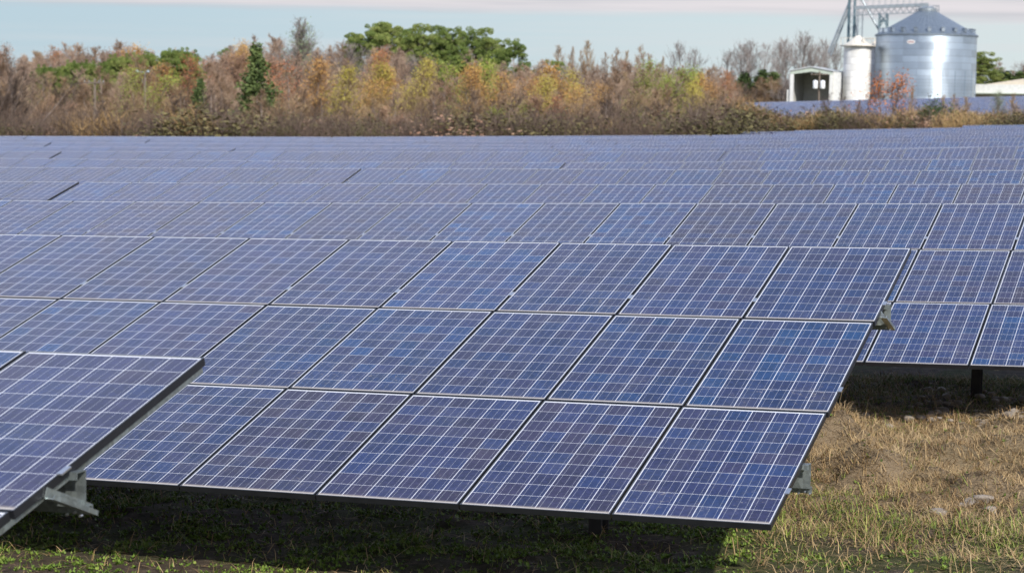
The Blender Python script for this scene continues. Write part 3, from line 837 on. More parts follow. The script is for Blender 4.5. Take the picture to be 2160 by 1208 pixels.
def merged_wood():                         # the mass of far trees past the ones that can be told apart
    Vs = []; Fs = {'m': []}; Ts = []; Mi = []; off = 0; mats = [PM['bark'], PM['twig'], PM['grey'], PM['rust'], PM['orange'], PM['pale']]
    for lo, hi, y0, y1, tab in ((-75, 1545, 168, 184, .55), (-75, 1560, 206, 238, .97)):
        x = lo
        while x < hi:
            k = rnd.choices(['bare', 'pale', 'rust', 'orange'], [3, 6, .8, .25])[0]; A, B, H = LIB[k][rnd.randrange(len(LIB[k]))]
            py = interp(x, SKYLINE) * tab + interp(x, MIDTOP) * (1 - tab) + rnd.uniform(-6, 16); Y = rnd.uniform(y0, y1); p = at(x, py, Y); g = float(ground(p.x, Y)); s_ = (p.z - g) / H; a = rnd.uniform(0, 6.28)
            R = np.array([[math.cos(a), -math.sin(a), 0], [math.sin(a), math.cos(a), 0], [0, 0, 1]]) * s_ * np.array([[1.25], [1.25], [1]])
            for me, mi in ((A, 0), (B, {'bare': 1, 'pale': 5, 'rust': 1, 'orange': 1}[k])):
                v = np.empty(len(me.vertices) * 3); me.vertices.foreach_get('co', v); v = v.reshape(-1, 3) @ R.T + np.array([p.x, Y, g])
                li = np.empty(len(me.loops), np.int32); me.loops.foreach_get('vertex_index', li); t = np.empty(len(v)); me.attributes['tint'].data.foreach_get('value', t); pm = np.empty(len(me.polygons), np.int32); me.polygons.foreach_get('material_index', pm)
                Vs.append(v); Fs['m'].append(li.reshape(-1, 4) + off); Ts.append(t); Mi.append(np.where(pm == 1, {'rust': 3, 'orange': 4}.get(k, mi), mi)); off += len(v)
            x += rnd.uniform(22, 32)
    me = np_mesh("far_wood", np.concatenate(Vs), [np.concatenate(Fs['m'])], mats[0], np.concatenate(Ts))
    for q in mats[1:]: me.materials.append(q)
    me.polygons.foreach_set('material_index', np.concatenate(Mi).astype(np.int32)); tag(link("far_wood", me), "mass of bare pinkish brown trees filling the depth of the autumn wood", "woodland", kind='stuff')


merged_wood()
# middle layer
x = -70
while x < 1535:
    w = [5, 4.5, 1.2, .5, .4, .2, .2, .8] if x < 600 else [3.0, 3.6, 2.2, 3.2, 2.0, .7, .3, .4]
    wood(rnd.choices(['bare', 'pale', 'rust', 'orange', 'yellow', 'lime', 'red', 'dark'], w)[0], x, interp(x, MIDTOP) + rnd.uniform(-12, 26), rnd.uniform(143, 163), rnd.uniform(1.2, 1.55)); x += rnd.uniform(22, 31)
# near edge
x = -70
while x < 1530:
    wood(rnd.choices(['bare', 'dark', 'rust', 'orange'], [6.5, 3.0, .8, .15])[0], x, interp(x, FRONT) + rnd.uniform(-22, 26), rnd.uniform(121, 137), rnd.uniform(1.25, 1.8)); x += rnd.uniform(28, 38)

# trees that stand out one by one
SPECIAL = [
    ('grey', 634, 34, 190, "tall bare-limbed tree with thin grey-green crown rising above the wood", 'tree', 1.0),
    ('sage', 634, 33, 189, "grey-green budding tree, tallest left of the pines", 'tree', .95),
    ('cedar', 543, 88, 137, "dark upright evergreen standing alone in front of the brown wood", 'evergreen tree', 1.2),
    ('orange', 533, 78, 186, "orange tree just behind the lone dark evergreen", 'tree', .9),
    ('lime', 265, 140, 136, "yellow-green leafy tree right of the left-hand lamp pole", 'tree', 1.2),
    ('yellow', 700, 138, 139, "bright yellow-green tree left of centre, beside an orange one", 'tree', 1.3),
    ('orange', 655, 126, 143, "broad orange tree left of the yellow-green one near the centre", 'tree', 1.3),
    ('yellow', 850, 122, 150, "yellow tree below the pine grove's left end", 'tree', 1.2),
    ('orange', 775, 158, 139, "small orange tree below the pine grove", 'tree', 1.1),
    ('red', 812, 108, 170, "dull red tree at the foot of the pine grove", 'tree', .9),
    ('lime', 1035, 118, 150, "tall light green tree below the right end of the pine grove", 'tree', 1.2),
    ('orange', 985, 140, 143, "orange-brown tree left of the tall light green one", 'tree', 1.3),
    ('yellow', 1125, 158, 140, "yellow tree with orange edge right of the pine grove", 'tree', 1.2),
    ('orange', 1150, 152, 142, "spreading orange tree right of the pine grove", 'tree', 1.2),
    ('orange', 1225, 165, 131, "vivid golden orange tree right of centre at the wood's edge", 'tree', 1.15),
    ('red', 1180, 205, 130, "low red-leaved tree beside the golden orange one", 'tree', 1.3),
    ('lime', 1345, 124, 146, "pointed light green tree in the right half of the wood", 'tree', 1.25),
    ('lime', 1435, 140, 146, "light green tree at the right end of the wood", 'tree', 1.1),
    ('yellow', 1490, 168, 143, "small yellow-green tree left of the red one near the shed", 'tree', 1.0),
    ('red', 1525, 152, 160, "red tree left of the white shed", 'tree', 1.1),
    ('orange', 1505, 160, 156, "orange tree touching the red one left of the shed", 'tree', 1.0),
    ('red', 125, 112, 215, "orange-red tree far left on the skyline", 'tree', 1.0),
    ('dark', 22, 110, 118, "large dark bare tree at the left edge of the photo", 'tree', 1.25),
    ('dark', -22, 122, 117, "dark bare tree cut by the left edge of the photo", 'tree', 1.2),
    ('rust', 790, 232, 117, "low russet oak bush with dead leaves at the field edge", 'tree', 1.7),
    ('rust', 45, 258, 112, "low russet bush at the lower left of the wood", 'tree', 1.8),
    ('lime', 1090, 216, 121, "small bright green bush-like tree below the orange trees", 'tree', 1.5),
]
for k, px, py, Y, lab, cat, w in SPECIAL: plant(k, px, py, Y, lab, cat, wide=w)
PINES = [(785, 44, "leftmost"), (812, 42, ""), (840, 50, ""), (868, 54, ""), (893, 48, ""), (918, 52, ""), (947, 54, ""), (975, 62, ""), (1000, 60, ""), (1028, 56, ""), (1052, 78, ""), (1080, 82, "rightmost"), (798, 62, ""), (860, 74, ""), (935, 76, ""), (1010, 82, "")]
for px, py, w in PINES:
    plant('pine', px, py, rnd.uniform(205, 228), ("%s tall green pine of the grove above the autumn wood" % w).strip() if w else "tall green pine inside the grove above the autumn wood", 'pine tree', 'pines of the grove', wide=rnd.uniform(.8, 1.0))
for px, py, Y, lab in [(968, 94, 165, "round dark green pine standing in front of the pine grove"), (735, 64, 215, "single pine left of the grove on the skyline"), (1168, 124, 205, "small dark pine right of the grove"),
                       (1182, 122, 210, "second small dark pine right of the grove, partly hidden"), (470, 96, 225, "tiny pine top on the left skyline")]:
    plant('pine', px, py, Y, lab, 'pine tree', wide=.8)
for px, py in [(84, 136), (98, 130), (110, 127), (122, 130), (136, 127), (152, 122), (166, 119), (180, 121), (198, 124), (222, 118), (236, 114), (249, 111), (262, 109), (276, 107), (288, 105), (300, 104), (313, 106), (327, 100), (340, 97), (352, 98), (364, 95), (378, 94), (391, 96), (402, 103)]:
    plant('pine', px, py + rnd.uniform(0, 6), rnd.uniform(164, 167), "green pine in the low line of pines at the left of the wood", 'pine tree', 'low line of pines on the left', wide=.62, variant=3)
plant('cedar', 422, 162, 139, "small dark evergreen half hidden left of the lone one", 'evergreen tree')
# tall bare trees on the right-hand skyline
for px, py in [(1192, 92), (1212, 86), (1232, 96), (1252, 82), (1272, 98), (1292, 100), (1322, 96), (1350, 92), (1378, 104), (1402, 108)]:
    plant('bare', px, py, rnd.uniform(225, 245), "tall thin bare tree on the skyline right of the pines", 'tree', 'thin bare skyline trees', wide=rnd.uniform(.55, .8))
for px, py in [(1440, 82), (1462, 96), (1530, 100), (1562, 84), (1578, 78), (1612, 92), (1640, 84), (1662, 74), (1690, 66), (1712, 70), (1740, 76), (1768, 84), (1590, 104), (1725, 98), (1675, 96)]:
    plant('wide', px, py, rnd.uniform(285, 310), "big bare grey tree behind the white shed", 'tree', 'bare grey trees behind the shed', wide=rnd.uniform(.7, .95))
x = 1440
while x < 1790:
    plant(rnd.choice(['bare', 'dark', 'bare', 'grey']), x, 156 + rnd.uniform(-8, 16), rnd.uniform(270, 284), "low brown tree in the brush behind the distant solar field", 'tree', 'brown trees behind the distant field', wide=1.9); x += rnd.uniform(11, 17)
for px, py in [(1608, 145), (1632, 150), (1570, 150)]: plant('cedar', px, py, 283, "dark evergreen in the brush left of the white shed", 'evergreen tree', 'evergreens left of the shed', wide=2.0)
plant('pine', 2083, 104, 285, "dark green pine right of the big steel bin", 'pine tree', wide=1.5, variant=0)
plant('pine', 2064, 112, 288, "pine half hidden behind the big steel bin", 'pine tree', wide=1.2, variant=1)
for i, (px, py) in enumerate([(2112, 128), (2128, 122), (2150, 118), (2166, 124), (2184, 122), (2120, 144), (2140, 142), (2160, 140)]):
    plant('grey' if i % 3 else 'bare', px, py, rnd.uniform(305, 325), "bare tree behind the long white building at right", 'tree', 'bare trees at the far right', wide=1.2)
for px in (2100, 2125, 2150, 2175): plant('cedar', px, 148, 300, "low dark evergreen behind the long white building", 'evergreen tree', 'evergreens behind the white building', wide=2.2)

# scrub on the right, between the two solar fields
x = 1545
SCR = [(1545, 205), (1592, 218), (1606, 241), (1672, 241), (1700, 238), (1750, 228), (1850, 236), (1950, 228), (2050, 236), (2170, 230)]
while x < 2200:
    k = rnd.choices(['sh_brown', 'sh_olive', 'sh_tan', 'sh_rust'], [3.6, 3.4, 2.8, 1.4])[0]
    nm = {'sh_brown': "bare brown shrub in the scrub strip before the grain bins", 'sh_olive': "olive green shrub in the scrub strip before the grain bins", 'sh_tan': "tan clump of tall dead stalks in the scrub strip", 'sh_rust': "shrub with rusty leaves in the scrub strip"}[k]
    plant(k, x, interp(x, SCR) + rnd.uniform(-6, 14), rnd.uniform(139, 152), nm, 'shrub', 'scrub plants: ' + k[3:], wide=rnd.uniform(1.4, 2.2)); x += rnd.uniform(3.2, 6.0)
for k, px, py, Y, lab, w in [('maple', 1873, 158, 150, "small red-orange maple in front of the big steel bin", 1.1), ('sh_green', 1972, 203, 146, "dark green bush below the big steel bin", 1.3), ('bare', 1925, 176, 150, "thin pale sapling below the big steel bin", .5),
                             ('dark', 1772, 186, 147, "dark leafless sapling in front of the pale bin", 1.1), ('dark', 1750, 192, 148, "small leafless tree below the shed's right post", 1.0), ('bare', 2020, 188, 149, "pinkish bare sapling near the big bin's right side", .9),
                             ('bare', 2042, 196, 149, "bare sapling right of the dark green bush", .9), ('sage', 2108, 182, 150, "thin grey-green sapling before the white building", .9), ('bare', 2140, 186, 149, "bare sapling before the white building at right", .8),
                             ('sh_olive', 1900, 236, 141, "rounded olive bush in the middle of the scrub strip", 1.7), ('sh_olive', 2080, 226, 142, "large olive bush near the right edge", 1.9), ('sh_olive', 1582, 214, 141, "tall olive green bush at the left end of the scrub", 1.7),
                             ('sh_olive', 2055, 232, 143, "olive bush beside the large one near the right edge", 1.5), ('bare', 1990, 196, 150, "faint bare sapling in front of the bin's shine", .7), ('bare', 1815, 200, 150, "bare sapling between the red maple and the shed", .8)]:
    plant(k, px, py, Y, lab, 'shrub' if k.startswith('sh') else 'tree', wide=w)


x = -60
while x < 1550:                            # low shrubs one can tell apart along the wood's foot
    k = rnd.choices(['sh_olive', 'sh_rust', 'sh_brown', 'sh_tan'], [2.2, 1.3, 5, .4])[0]
    plant(k, x, rnd.choice([228, 240, 250, 258]) + rnd.uniform(-8, 6), rnd.uniform(110.5, 118), {'sh_olive': "olive green shrub at the foot of the autumn wood", 'sh_rust': "russet-leaved shrub at the foot of the autumn wood", 'sh_brown': "bare dark brown shrub at the foot of the autumn wood", 'sh_tan': "clump of tan dead stalks at the foot of the autumn wood"}[k], 'shrub', 'shrubs at the foot of the wood: ' + k[3:], wide=rnd.uniform(1.3, 2.4)); x += rnd.uniform(14, 26)


def thicket():                             # the tangle along the wood's foot that nobody could count
    rg = np.random.default_rng(77); S = []
    n = 8000
    for i in range(n):
        px = rg.uniform(-90, 1600); Y = rg.uniform(110, 120) if px < 1500 else rg.uniform(116, 124); p = at(px, 290, Y); x0 = p.x; g = float(ground(x0, Y))
        h = (1.6 + 3.0 * float(fbm(px / 60.0, 0.3, 5)) ** 1.2) * rg.uniform(.5, 1.1); d = np.array([rg.normal() * .22, rg.normal() * .22, 1.]); b = np.array([x0, Y, g]); e = b + d * h; S.append([*b, .016, *e, .005])
        for k in range(4):
            o = b + (e - b) * rg.uniform(.25, 1); dd = np.array([rg.normal() * .6, rg.normal() * .6, 1.]); S.append([*o, .010, *(o + dd * h * rg.uniform(.1, .28)), .004])
    me = segs_mesh("thicket", S, PM['dark'], rg); o = link("thicket", me); tag(o, "dense dark brown tangle of twigs along the foot of the autumn wood", "undergrowth", kind='stuff')
    n = 110000; px = rg.uniform(-90, 1600, n); Y = rg.uniform(110, 121, n); P = np.array([at(a, 290, c)[:] for a, c in zip(px, Y)]); g = ground(P[:, 0], Y)
    hh = 3.3 * fbm(px / 45.0, Y * 0, 21) * rg.random(n) ** .7 + .1; P = np.stack([P[:, 0], Y, g + hh], 1); keep = fbm(px / 30.0, Y * .2, 31) > .45; P = P[keep]
    V, F, t = leaf_quads(P, .08, rg); tag(link("brush_leaves", np_mesh("brush_leaves", V, [F], PM['olive'], t)), "olive green leaves of the low brush at the wood's foot", "undergrowth", kind='stuff')


thicket()

# ------------------------------------------------------------------ grain bins, elevator, shed, white building
M['bin'] = None


def bin_material(name, col, metal, rough, ring, lowz=-9.0):
    m, t, b = mat(name); c = N(t, 'ShaderNodeTexCoord'); s = N(t, 'ShaderNodeSeparateXYZ'); L(t, c.outputs['Object'], s.inputs[0])
    th = math_n(t, 'ARCTAN2', s.outputs[1], s.outputs[0])
    cc = N(t, 'ShaderNodeCombineXYZ'); L(t, math_n(t, 'FLOOR', math_n(t, 'MULTIPLY', th, 3.2)), cc.inputs[0]); L(t, math_n(t, 'FLOOR', math_n(t, 'DIVIDE', s.outputs[2], ring)), cc.inputs[1])
    w = N(t, 'ShaderNodeTexWhiteNoise', noise_dimensions='2D'); L(t, cc.outputs[0], w.inputs[0])
    nz = noise(t, .8, 5, .6); v = math_n(t, 'ADD', math_n(t, 'MULTIPLY', w.outputs[0], .5), math_n(t, 'MULTIPLY', nz, .5))
    lowr = math_n(t, 'LESS_THAN', s.outputs[2], lowz)
    seam = math_n(t, 'LESS_THAN', math_n(t, 'FRACT', math_n(t, 'DIVIDE', s.outputs[2], math_n(t, 'SUBTRACT', ring, math_n(t, 'MULTIPLY', lowr, ring * .5)))), .13)
    cl = ramp(t, v, [(.2, tuple(q * .80 for q in col)), (.8, tuple(min(1, q * 1.12) for q in col))])
    L(t, mixc(t, math_n(t, 'ADD', math_n(t, 'MULTIPLY', seam, .30), math_n(t, 'MULTIPLY', lowr, .16)), cl, tuple(q * .45 for q in col)), b.inputs['Base Color'])
    b.inputs['Metallic'].default_value = metal; L(t, math_n(t, 'ADD', rough, math_n(t, 'MULTIPLY', w.outputs[0], .10)), b.inputs['Roughness'])
    wv = math_n(t, 'SINE', math_n(t, 'MULTIPLY', s.outputs[2], 2 * math.pi / .10)); bump(t, b, wv, .35, .012); return m


M['bin'] = bin_material("galvanised_corrugated_bin", (.52, .60, .675), .82, .30, .82, 4.6)
M['bin_roof'] = galv("bin_roof_steel", (.31, .36, .41), .5)
M['pale_bin'] = bin_material("pale_weathered_bin", (.80, .79, .76), .05, .5, .82)
M['pale_roof'] = simple("pale_bin_roof", (.72, .67, .58), .6, .1, .1)
M['teal'] = simple("elevator_teal_grey_steel", (.13, .20, .23), .5, .5, .2)
M['steel'] = simple("catwalk_grey_steel", (.36, .40, .42), .5, .6, .15)
M['white_sheet'] = simple("white_metal_sheet", (.70, .70, .67), .55, .05, .16)
M['trim'] = simple("pale_green_trim", (.46, .52, .44), .5, 0, .1)
M['inside'] = simple("pale_inner_lining", (.56, .56, .53), .7, 0, .12)
M['roof_sheet'] = simple("shed_roof_sheet", (.60, .62, .62), .45, .3, .1)
M['dark'] = simple("dark_machine_paint", (.04, .04, .042), .6, .1, .3)
M['beige'] = simple("beige_roof_sheet", (.58, .52, .42), .6, 0, .08)
M['wood_pole'] = simple("grey_wooden_pole", (.17, .135, .105), .85, 0, .25, 5)
M['tank'] = simple("white_enamel_can", (.78, .80, .80), .35, 0, .05)
M['sign'] = simple("painted_white_oval", (.75, .74, .72), .5, 0, .05); M['sign_red'] = simple("faded_red_letters", (.35, .10, .10), .5, 0, .1)


def mpp(Y, px): # metres per photo pixel on the sight line at depth Y
    r = ray(px, 150); return (Y / r.y) / F_PX


# big bin
def big_bin():
    Y = 255.0; c = at(1952, 140, Y); k = mpp(Y, 1952); R = 104.5 * k; g = float(ground(c.x, Y)); ez = at(1952, 75, Y).z; top = at(1952, 24, Y).z
    root = empty('grain_bin', (c.x, Y, g), "big shiny steel grain bin with a cone roof at the right", 'grain bin'); h = ez - g
    b = MB(); pr_ = [(R, 0)]
    b.lathe([(R, -.3), (R, h)], 128); b.build('wall', M['bin'], root, smooth=True)
    b = MB(); n = 96; hr = top - ez; rc = 18 * k; vs = []; fs = []
    for i, (rr, z) in enumerate(((R + .15, h - .04), (rc, h + hr))):
        for j in range(n):
            t = 2 * math.pi * j / n; q = (.05 if j % 2 else 0); vs.append((rr * math.cos(t), rr * math.sin(t), z + q * (1 if i == 0 else .5)))
    for j in range(n): fs.append((j, (j + 1) % n, n + (j + 1) % n, n + j))
    b.add(vs, fs); b.lathe([(R + .15, h - .16), (R + .15, h - .04)], 96); rf = b.build('roof', M['bin_roof'], root)
    b = MB(); b.lathe([(rc + .05, h + hr - .05), (rc + .05, h + hr + .35), (rc * .5, h + hr + .6), (0.01, h + hr + .62)], 32); b.build('roof_cap', M['steel'], root)
    for j in range(22):                    # eave vents
        t = 2 * math.pi * (j + .25) / 22; r_ = R - .45; z = h + hr * (.45 / (R - rc)) + .12; v = MB()
        Mz = Matrix.Rotation(t, 3, 'Z'); v.box((0, 0, .10), (.45, .40, .42), Mz); v.box((.12, 0, .36) if False else (0, 0, .36), (.55, .50, .07), Mz); v.build('roof_vent', M['bin_roof'], root, (r_ * math.cos(t), r_ * math.sin(t), z))
    for j in range(24):                    # upright stiffeners on the lower wall
        t = 2 * math.pi * j / 24; v = MB(); v.box((0, 0, h * .28), (.06, .10, h * .56), Matrix.Rotation(t, 3, 'Z')); v.build('stiffener', M['bin'], root, ((R + .035) * math.cos(t), (R + .035) * math.sin(t), 0))
    b = MB()                               # guard rail round the peak
    rr = rc * 1.35; zr = h + hr * .86
    for j in range(14):
        t = 2 * math.pi * j / 14; b.tube([(rr * math.cos(t), rr * math.sin(t), zr), (rr * math.cos(t), rr * math.sin(t), zr + 1.1)], .03, 5)
    for dz in (.55, 1.1):
        b.tube([(rr * math.cos(2 * math.pi * j / 28), rr * math.sin(2 * math.pi * j / 28), zr + dz) for j in range(29)], .028, 5)
    b.build('guard_rail', M['steel'], root)
    b = MB()                               # painted maker's oval and ladder
    ta = math.radians(-90 - 9.0 + 1); d = (math.cos(ta), math.sin(ta))
    for q, (rx, rz, mi) in enumerate(((.52, .26, 0),)):
        vs = []; N_ = 28
        for j in range(N_):
            a = 2 * math.pi * j / N_; s_ = rx * math.cos(a); tt = ta + s_ / R; vs.append(((R + .035) * math.cos(tt), (R + .035) * math.sin(tt), h - 1.05 + rz * math.sin(a)))
        vs += [((R - .02) * math.cos(math.atan2(v[1], v[0])), (R - .02) * math.sin(math.atan2(v[1], v[0])), v[2]) for v in vs]
        b.add(vs, [tuple(range(N_))] + [(j, (j + 1) % N_, N_ + (j + 1) % N_, N_ + j) for j in range(N_)], 0)
    for j in range(5):
        tt = ta + (-.30 + .15 * j) / R; b.box(((R + .05) * math.cos(tt), (R + .05) * math.sin(tt), h - 1.05), (.03, .08, .16), Matrix.Rotation(tt, 3, 'Z'), 1)
    b.build('painted_mark', [M['sign'], M['sign_red']], root)
    return root, c, k, g, h, top


BB, bbc, bbk, bbg, bbh, bbtop = big_bin()


def small_bin(px, w, ytop, yeave, Y, label, mats):
    c = at(px, 140, Y); k = mpp(Y, px); R = w / 2 * k; g = float(ground(c.x, Y)); h = at(px, yeave, Y).z - g; hr = at(px, ytop, Y).z - g - h
    root = empty('grain_bin', (c.x, Y, g), label, 'grain bin')
    b = MB(); b.lathe([(R, -.3), (R, h)], 64); b.build('wall', mats[0], root, smooth=True)
    b = MB(); b.lathe([(R + .12, h - .06), (R + .12, h), (R * .62, h + hr * .42), (R * .25, h + hr * .88), (R * .18, h + hr), (.01, h + hr)], 40); b.build('roof', mats[1], root)
    b = MB(); b.lathe([(R + .55, h - .12), (R + .55, h - .02), (R + .02, h - .02)], 40)
    for j in range(12):
        t = 2 * math.pi * j / 12; b.tube([((R + .5) * math.cos(t), (R + .5) * math.sin(t), h), ((R + .5) * math.cos(t), (R + .5) * math.sin(t), h + .9)], .025, 5)
    b.tube([((R + .5) * math.cos(2 * math.pi * j / 24), (R + .5) * math.sin(2 * math.pi * j / 24), h + .9) for j in range(25)], .025, 5); b.build('walkway', mats[1], root)
    b = MB(); b.tube([(R * .5, -R * .55, h + hr * .25), (R * .5, -R * .55, h + hr * .25 + .5)], .2, 10); b.build('roof_vent', mats[1], root); return root


small_bin(1808, 57, 76, 96, 251, "narrow pale cream grain bin between the shed and the big steel bin", [M['pale_bin'], M['pale_roof']])
small_bin(1845, 30, 86, 97, 259, "narrow shaded grain bin squeezed behind the pale one and the big bin", [M['pale_bin'], M['pale_roof']])


def elevator():
    Y = 261; c = at(1794, 120, Y); k = mpp(Y, 1794); g = float(ground(c.x, Y)); top = at(1794, -60, Y).z - g
    root = empty('bucket_elevator', (c.x, Y, g), "tall teal-grey bucket elevator tower running out of the top of the photo", 'grain elevator')
    for dx in (-.36, .36):
        b = MB(); b.box((dx, 0, top / 2), (.28, .45, top))
        for z in np.arange(1, top, 2.4): b.box((dx, 0, z), (.36, .53, .08))
        b.build('leg', M['teal'], root)
    b = MB()
    for z in np.arange(.6, top, .9): b.bar((-.30, -.2, z), (.30, -.2, z + .45), .05); b.bar((-.36, .22, z), (.36, .22, z), .05)
    b.build('lacing', M['steel'], root)
    b = MB(); b.box((0, 0, top + .6), (1.7, .9, 1.3)); b.tube([(-.85, 0, top + 1.25), (.85, 0, top + 1.25)], .45, 12); b.build('head', M['teal'], root)
    P = lambda px, py, y=Y: at(px, py, y) - Vector((c.x, Y, g))
    for (a, e, r) in [((1792, 4), (1748, 112), .16), ((1794, 14), (1752, 118), .13), ((1816, -4), (1859, 72), .15), ((1804, 10), (1808, 78), .12)]:
        b = MB(); b.tube([P(*a), P(*e)], r, 8); b.build('spout', M['steel'], root)


elevator()


def catwalk():
    Y = 258; a, e = at(1803, 17, Y), at(1958, 10.5, Y); c = a; g = float(ground(a.x, Y))
    root = empty('conveyor_bridge', (a.x, Y, g), "grey conveyor catwalk running from the elevator to the big bin's peak", 'conveyor'); d = e - a; o = Vector((a.x, Y, g))
    b = MB(); b.bar(a - o, e - o, .55, .42); b.build('conveyor_tube', M['steel'], root)
    b = MB()
    for s_ in (-.45, .45):
        off = Vector((0, s_, -.95)); b.bar(a - o + off, e - o + off, .07); off2 = Vector((0, s_, 1.0)); b.bar(a - o + off2, e - o + off2, .05)
        n = 12
        for i in range(n):
            p, q = a - o + d * (i / n), a - o + d * ((i + 1) / n); dz = Vector((0, s_, -.95)); uz = Vector((0, s_, -.2)); b.bar(p + dz, (p + q) / 2 + uz, .05); b.bar((p + q) / 2 + uz, q + dz, .05); b.bar(p + Vector((0, s_, .2)), p + Vector((0, s_, 1.0)), .04)
    b.build('truss', M['steel'], root)
    b = MB(); px = [at(1856, 28, Y) - o, at(1872, 28, Y) - o]; zb = at(1862, 66, Y).z - g
    for p in px:
        for s_ in (-.5, .5): b.bar((p.x, s_, p.z), (p.x, s_, zb - .3), .12)
    for s_ in (-.5, .5): b.bar((px[0].x, s_, px[0].z - .2), (px[1].x, s_, px[0].z - 1.3), .07); b.bar((px[1].x, s_, px[0].z - .2), (px[0].x, s_, px[0].z - 1.3), .07); b.bar((px[0].x, s_, zb + .6), ((px[0].x + px[1].x) / 2, s_, zb + 1.5), .07); b.bar((px[1].x, s_, zb + .6), ((px[0].x + px[1].x) / 2, s_, zb + 1.5), .07)
    b.build('support_frame', M['teal'], root)
    b = MB(); p = at(1815, 26, Y) - o
    for s_ in (-.3, .3):
        for t in (-.3, .3): b.bar((p.x + s_, t, p.z), (p.x + s_, t, -.2), .08)
    for z in np.arange(.5, p.z, 1.3): b.bar((p.x - .3, -.3, z), (p.x + .3, -.3, z + .6), .04); b.bar((p.x - .3, -.3, z), (p.x + .3, -.3, z), .04)
    b.build('lattice_leg', M['steel'], root)
    b = MB(); p = e - o; b.box((p.x - .4, 0, p.z - .5), (.5, .5, 1.1)); b.build('drop_box', M['dark'], root)


catwalk()


def shed():
    Y = 248.0; L0, R0 = at(1668, 150, Y), at(1757, 150, Y); g = float(ground(L0.x, Y)); base = g; ox = L0.x; W_ = R0.x - L0.x
    root = empty('open_shed', (ox, Y, base), "open-fronted white metal shed left of the grain bins", 'shed'); ze = at(1668, 151, Y).z - base; zp = at(1712, 143.0, Y).z - base; D = 7.5; th = .12
    post = 12 * mpp(Y, 1700); sk = 0.0                            # the shed's long side runs back and to the right
    sh = lambda x, y, z: (x + sk * y / D * 1.0, y, z)
    b = MB()

    def quad(a, b_, c, d, n, t_=th):
        n = Vector(n) * t_; q = [Vector(v) for v in (a, b_, c, d)]; b.add(q + [v + n for v in q], [(3, 2, 1, 0), (4, 5, 6, 7), (0, 1, 5, 4), (1, 2, 6, 5), (2, 3, 7, 6), (3, 0, 4, 7)])
    quad(sh(0, .02, 0), sh(0, D, 0), sh(0, D, ze), sh(0, .02, ze), (-1, 0, 0)); b.build('side_wall', M['inside'], root); b = MB()
    quad(sh(W_, .02, 0), sh(W_, D, 0), sh(W_, D, ze), sh(W_, .02, ze), (1, 0, 0)); b.build('side_wall', M['inside'], root); b = MB()
    b.add([sh(0, D, 0), sh(W_, D, 0), sh(W_, D, ze), sh(W_ / 2, D, zp), sh(0, D, ze), sh(0, D + th, 0), sh(W_, D + th, 0), sh(W_, D + th, ze), sh(W_ / 2, D + th, zp), sh(0, D + th, ze)], [(4, 3, 2, 1, 0), (5, 6, 7, 8, 9), (0, 1, 6, 5), (1, 2, 7, 6), (4, 0, 5, 9)]); b.build('back_wall', M['inside'], root)
    for x0, x1 in ((-.02, post * .62), (W_ - post * .5, W_ + .02)):
        b = MB(); b.box(((x0 + x1) / 2, -.10, ze / 2), (x1 - x0, .2, ze)); b.build('front_post', M['white_sheet'], root)
    b = MB(); y0 = -.21; arch = []
    lo = lambda t: ze - .38 + (zp - ze) * (1 - abs(2 * t - 1)) * .75
    n = 12; vs = []
    for i in range(n + 1):
        t = i / n; zt_ = ze + (zp - ze) * (1 - abs(2 * t - 1)); vs += [(W_ * t, y0, lo(t)), (W_ * t, y0, zt_), (W_ * t, y0 + .18, lo(t)), (W_ * t, y0 + .18, zt_)]
    fs = []
    for i in range(n): a = i * 4; fs += [(a, a + 4, a + 5, a + 1), (a + 2, a + 3, a + 7, a + 6), (a, a + 2, a + 6, a + 4), (a + 1, a + 5, a + 7, a + 3)]
    b.add(vs, fs); b.build('gable_beam', M['trim'], root)
    for s_ in (0, 1):
        b = MB(); xa, xb = (-.15, W_ / 2) if s_ == 0 else (W_ / 2, W_ + .15); za, zb = (ze + .02, zp + .05) if s_ == 0 else (zp + .05, ze + .02)
        b.add([sh(xa, -.35, za), sh(xb, -.35, zb), sh(xb, D + .2, zb), sh(xa, D + .2, za), sh(xa, -.35, za + .12), sh(xb, -.35, zb + .12), sh(xb, D + .2, zb + .12), sh(xa, D + .2, za + .12)], [(0, 3, 2, 1), (4, 5, 6, 7), (0, 1, 5, 4), (2, 3, 7, 6), (0, 4, 7, 3), (1, 2, 6, 5)]); b.build('roof', M['roof_sheet'], root)
    b = MB()
    for z in (.9, 1.9): b.bar(sh(.06, .1, z), sh(.06, D, z), .08, .06); b.bar(sh(.1, D - .06, z + .1), sh(W_ - .1, D - .06, z + .1), .06, .08)
    b.build('wall_rail', M['trim'], root)
    # lean-to wing seen at the right of the opening and a lean-to post at the left
    b = MB(); x1 = at(1773, 150, Y).x - ox; b.box(((W_ + .06 + x1) / 2, .35, (ze - .05) / 2), (x1 - W_ - .06, .5, ze - .05)); b.build('side_panel', M['white_sheet'], root)
    b = MB(); xl = at(1663, 150, Y).x - ox; b.box((xl, .2, ze * .31), (.22, .3, ze * .62)); b.build('corner_box', M['white_sheet'], root)
    t = empty('trailer', (ox + W_ * .62, Y + 4.6, base), "dark trailer parked inside the open shed", 'trailer')
    b = MB(); b.box((0, 0, .95), (2.6, 2.2, .75)); b.box((0, 0, .5), (2.7, 1.9, .16)); b.build('bed', M['dark'], t)
    for x in (-.8, .8):
        b = MB(); b.tube([(x, -1.15, .42), (x, -.92, .42)], .42, 16); b.build('wheel', M['dark'], t)


shed()


